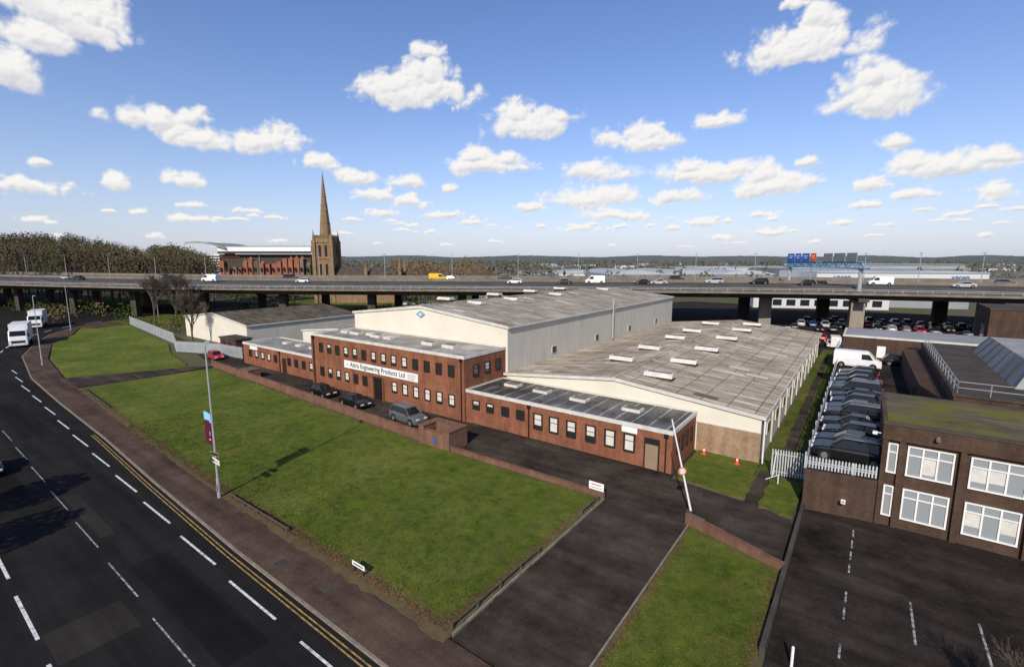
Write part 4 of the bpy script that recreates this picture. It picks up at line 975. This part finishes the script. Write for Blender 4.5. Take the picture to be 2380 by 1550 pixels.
CL=[(-40.4,19.5,5.2,1.9),(-42.2,17.1,2.7,1.3),(-44,14.3,1.8,1.9),(-10.6,17.8,5.6,1.9),(-9.6,19.0,2.6,1.9),(-12.5,18.2,3,1.6),(-9.4,21.2,1.6,.9),(-34.7,12.4,2.9,1.3),(-31.1,11.4,3.4,1.2),(-26.2,11.6,3.3,1.7),(-21.5,10.1,2.1,.8),(1.2,14.6,4.4,1.5),(.2,15.7,2.2,1.5),(4.2,14.6,2,1.2),(-3.2,10.5,4.3,1.2),(-4.0,11.4,2.2,1.2),(-.6,10.9,1.4,1.1),(14.3,12.7,4.8,1.2),(14.6,13.6,2.5,1.3),(22.1,13.8,2.3,1),(29.7,19.5,5.0,2.0),(31,21.2,2.2,1.4),(35.4,14.5,3.6,1.8),(34.8,16.0,2.2,1.7),(41.6,7.8,4.1,1.1),(38.8,8.5,1.5,1.2),(43.8,8.3,1.5,1),(21.1,9.0,4.3,1.3),(19.8,9.9,1.8,1.1),(27.9,7.4,3.5,1.3),(26.5,8.5,2,1.1),(18.2,6.5,2.7,1),(9.5,9.7,4,1.3),(9.1,7.2,5,1.4),(-33.1,7.6,1.6,.9),(-38.3,6.7,1,1),(-44.2,6.1,2.5,.8),(-17.2,8.9,2.1,.9),(-11.9,8.6,1.8,.9),(-15.4,7.2,2.1,.8),(-11.7,6.5,1.9,.8),(-14.6,5.2,2.2,.6),(-7.9,5.1,2.4,.5),(37.1,10.4,1.4,.9),(35.9,6.7,1.5,.8),(38.9,5.7,1.4,.6),(44.1,5.6,1.2,.8),(11.8,5,3.4,.7),(2.2,5.9,1.5,.7),(21.4,4.1,1.7,.5),(33.8,3.6,1,.4),(7.9,3.6,2.4,.5),(26.9,4.6,1.4,.4),(27.8,2.8,1.6,.4),(-27.9,4.9,1.2,.3),(-33,5.3,1.4,.4),(-32.7,3.9,1.9,.4),(-44,3.3,1.1,.3),(23.2,2.4,1.1,.4),(-4.5,4.4,1.5,.5),(41.8,3.9,.9,.3),(43.8,2.1,.5,.3),(35.4,5,1,.4),(30.5,9.3,1.3,.6),(-43.4,7.9,.6,.4),(-31.8,13.2,1.4,.8),(-7.1,7.9,.9,.6),(-36.9,4.4,.7,.3),(28.1,22.9,1.1,.5),(17.9,3.5,.8,.3),(-9.4,3.2,1.1,.3),(36.8,3.2,.8,.2),(44.2,8.1,1.5,.9)]
rs=random.Random(5)
for i in range(46): CL.append((rs.uniform(-44,46),rs.uniform(1.3,4.6),rs.uniform(.4,1.1),rs.uniform(.12,.28)))
for i in range(120):
    a=rs.uniform(52,308); a=a if a<180 else a-360; e_=rs.uniform(2,30); CL.append((a,e_,rs.uniform(1,3)*(.6+e_/12),rs.uniform(.5,1)*(.5+e_/16)))
S=np.full((H_,W_),-1.5,np.float32); REL=np.zeros((H_,W_),np.float32)
for a0,e0,w_,h_ in CL:
    w_*=1.2; h_*=1.33
    x0=int((a0-w_*1.9-1+180)*PXD); x1=int((a0+w_*1.9+1+180)*PXD); y0=int((e0-h_*2-1-E0)*PXD); y1=int((e0+h_*2.4+1-E0)*PXD)
    x0=max(0,x0);x1=min(W_,x1);y0=max(0,y0);y1=min(H_,y1)
    if x1<=x0 or y1<=y0: continue
    sl=(slice(y0,y1),slice(x0,x1)); big=h_>1.15
    wx=wx1 if big else wx2; wy=wy1 if big else wy2
    X_=(AZ[sl]+wx[sl]*w_*.9-a0)/w_; Y_=(ELV[sl]+wy[sl]*h_*.9-e0+h_*.12)/h_
    Yf=np.where(Y_<0,-Y_*2.0,Y_); m_=1-np.sqrt(X_*X_+Yf*Yf)
    cur=S[sl]; up=m_>cur; S[sl]=np.where(up,m_,cur); REL[sl]=np.where(up,Y_,REL[sl])
t_=np.clip((ELV-4)/7,0,1); t_=t_*t_*(3-2*t_); Bn=b2*(1-t_)+b1*t_
D=S+1.0*(Bn-.40)+.5*(f1-.5)
sm=lambda a,b_,x:(lambda u:u*u*(3-2*u))(np.clip((x-a)/(b_-a),0,1))
alpha=sm(-.12,.36,D)*.97
Hh=np.sqrt(np.clip(D,0,1.2))+.30*Bn
for k in range(3): Hh=(Hh+np.roll(Hh,1,0)+np.roll(Hh,-1,0)+np.roll(Hh,1,1)+np.roll(Hh,-1,1))/5
gy,gx=np.gradient(Hh); kk=PXD*(.35+.65*t_)*.9
nx,ny,nz=-gx*kk,-gy*kk,np.ones_like(gx); ln=np.sqrt(nx*nx+ny*ny+nz*nz)
lam=np.clip((nx*-.35+ny*.62+nz*.70)/ln,0,1)
shade=np.clip(.30+.88*lam,0,1)
under=sm(.3,-.45,REL)*sm(.1,.8,D)
shade=np.clip(shade*(1-.5*under),0,1)
px=np.zeros((H_,W_,4),np.float32); px[...,0]=alpha; px[...,1]=shade; px[...,3]=1
img=bpy.data.images.new('cumulus_field',W_,H_,alpha=False,float_buffer=False,is_data=True); img.pixels.foreach_set(px.ravel()); img.update(); img.pack()
wd=bpy.data.worlds.new('World'); scene.world=wd; wd.use_nodes=True; nt=wd.node_tree; nt.nodes.clear()
out=N(nt,'ShaderNodeOutputWorld'); bg=N(nt,'ShaderNodeBackground'); L(nt,bg.outputs[0],out.inputs[0]); bg.inputs[1].default_value=.12
sk=N(nt,'ShaderNodeTexSky',sky_type='NISHITA'); sk.sun_disc=False; sk.sun_elevation=EL; sk.sun_rotation=math.atan2(sd.x,sd.y); sk.air_density=1.0; sk.dust_density=.3; sk.ozone_density=3.0
tc=N(nt,'ShaderNodeTexCoord'); sep=N(nt,'ShaderNodeSeparateXYZ'); L(nt,tc.outputs['Generated'],sep.inputs[0])
def math_(op,a,b_=None,c=None):
    n=N(nt,'ShaderNodeMath',operation=op)
    for i,x in enumerate((a,b_,c)):
        if x is None: continue
        if isinstance(x,(int,float)): n.inputs[i].default_value=x
        else: L(nt,x,n.inputs[i])
    return n.outputs[0]
X,Y,Z=sep.outputs
rr=math_('ADD',math_('MULTIPLY',X,CY),math_('MULTIPLY',Y,SY)); ff=math_('SUBTRACT',math_('MULTIPLY',Y,CY),math_('MULTIPLY',X,SY))
az=math_('MULTIPLY',math_('ARCTAN2',rr,ff),57.2958); el=math_('MULTIPLY',math_('ARCSINE',Z),57.2958)
uu=math_('MULTIPLY_ADD',az,1/360,.5); vv=math_('MULTIPLY',math_('SUBTRACT',el,E0),1/48)
cb=N(nt,'ShaderNodeCombineXYZ'); L(nt,uu,cb.inputs[0]); L(nt,vv,cb.inputs[1])
im=N(nt,'ShaderNodeTexImage'); im.image=img; im.extension='CLIP'; im.interpolation='Cubic'; L(nt,cb.outputs[0],im.inputs[0])
isep=N(nt,'ShaderNodeSeparateColor'); L(nt,im.outputs[0],isep.inputs[0])
ccol=mix(nt,isep.outputs[1],(4.4,4.7,5.4),(8.0,7.8,7.5))
hs=N(nt,'ShaderNodeHueSaturation'); hs.inputs['Saturation'].default_value=1.15; hs.inputs['Value'].default_value=1.22; L(nt,sk.outputs[0],hs.inputs['Color'])
tint=mix(nt,1.0,hs.outputs[0],(1.12,.93,1.03),'MULTIPLY')
hz=math_('MULTIPLY',math_('POWER',2.718,math_('MULTIPLY',math_('MAXIMUM',el,0.0),-1/8.0)),.85)
skyc=mix(nt,hz,tint,(3.75,4.55,5.9))
L(nt,mix(nt,isep.outputs[0],skyc,ccol),bg.inputs[0])
# ---------------------------------------------------------------- camera
cd=bpy.data.cameras.new('camera'); cd.sensor_width=36; cd.lens=1124/2380*36; cd.clip_end=8000; cd.clip_start=.1
cam=bpy.data.objects.new('camera',cd); scene.collection.objects.link(cam); cam.location=(0,0,EYE); cam.rotation_euler=(pi/2-PITCH,0,YAW)
scene.camera=cam
scene.view_settings.view_transform='Standard'; scene.view_settings.look='None'; scene.view_settings.exposure=0
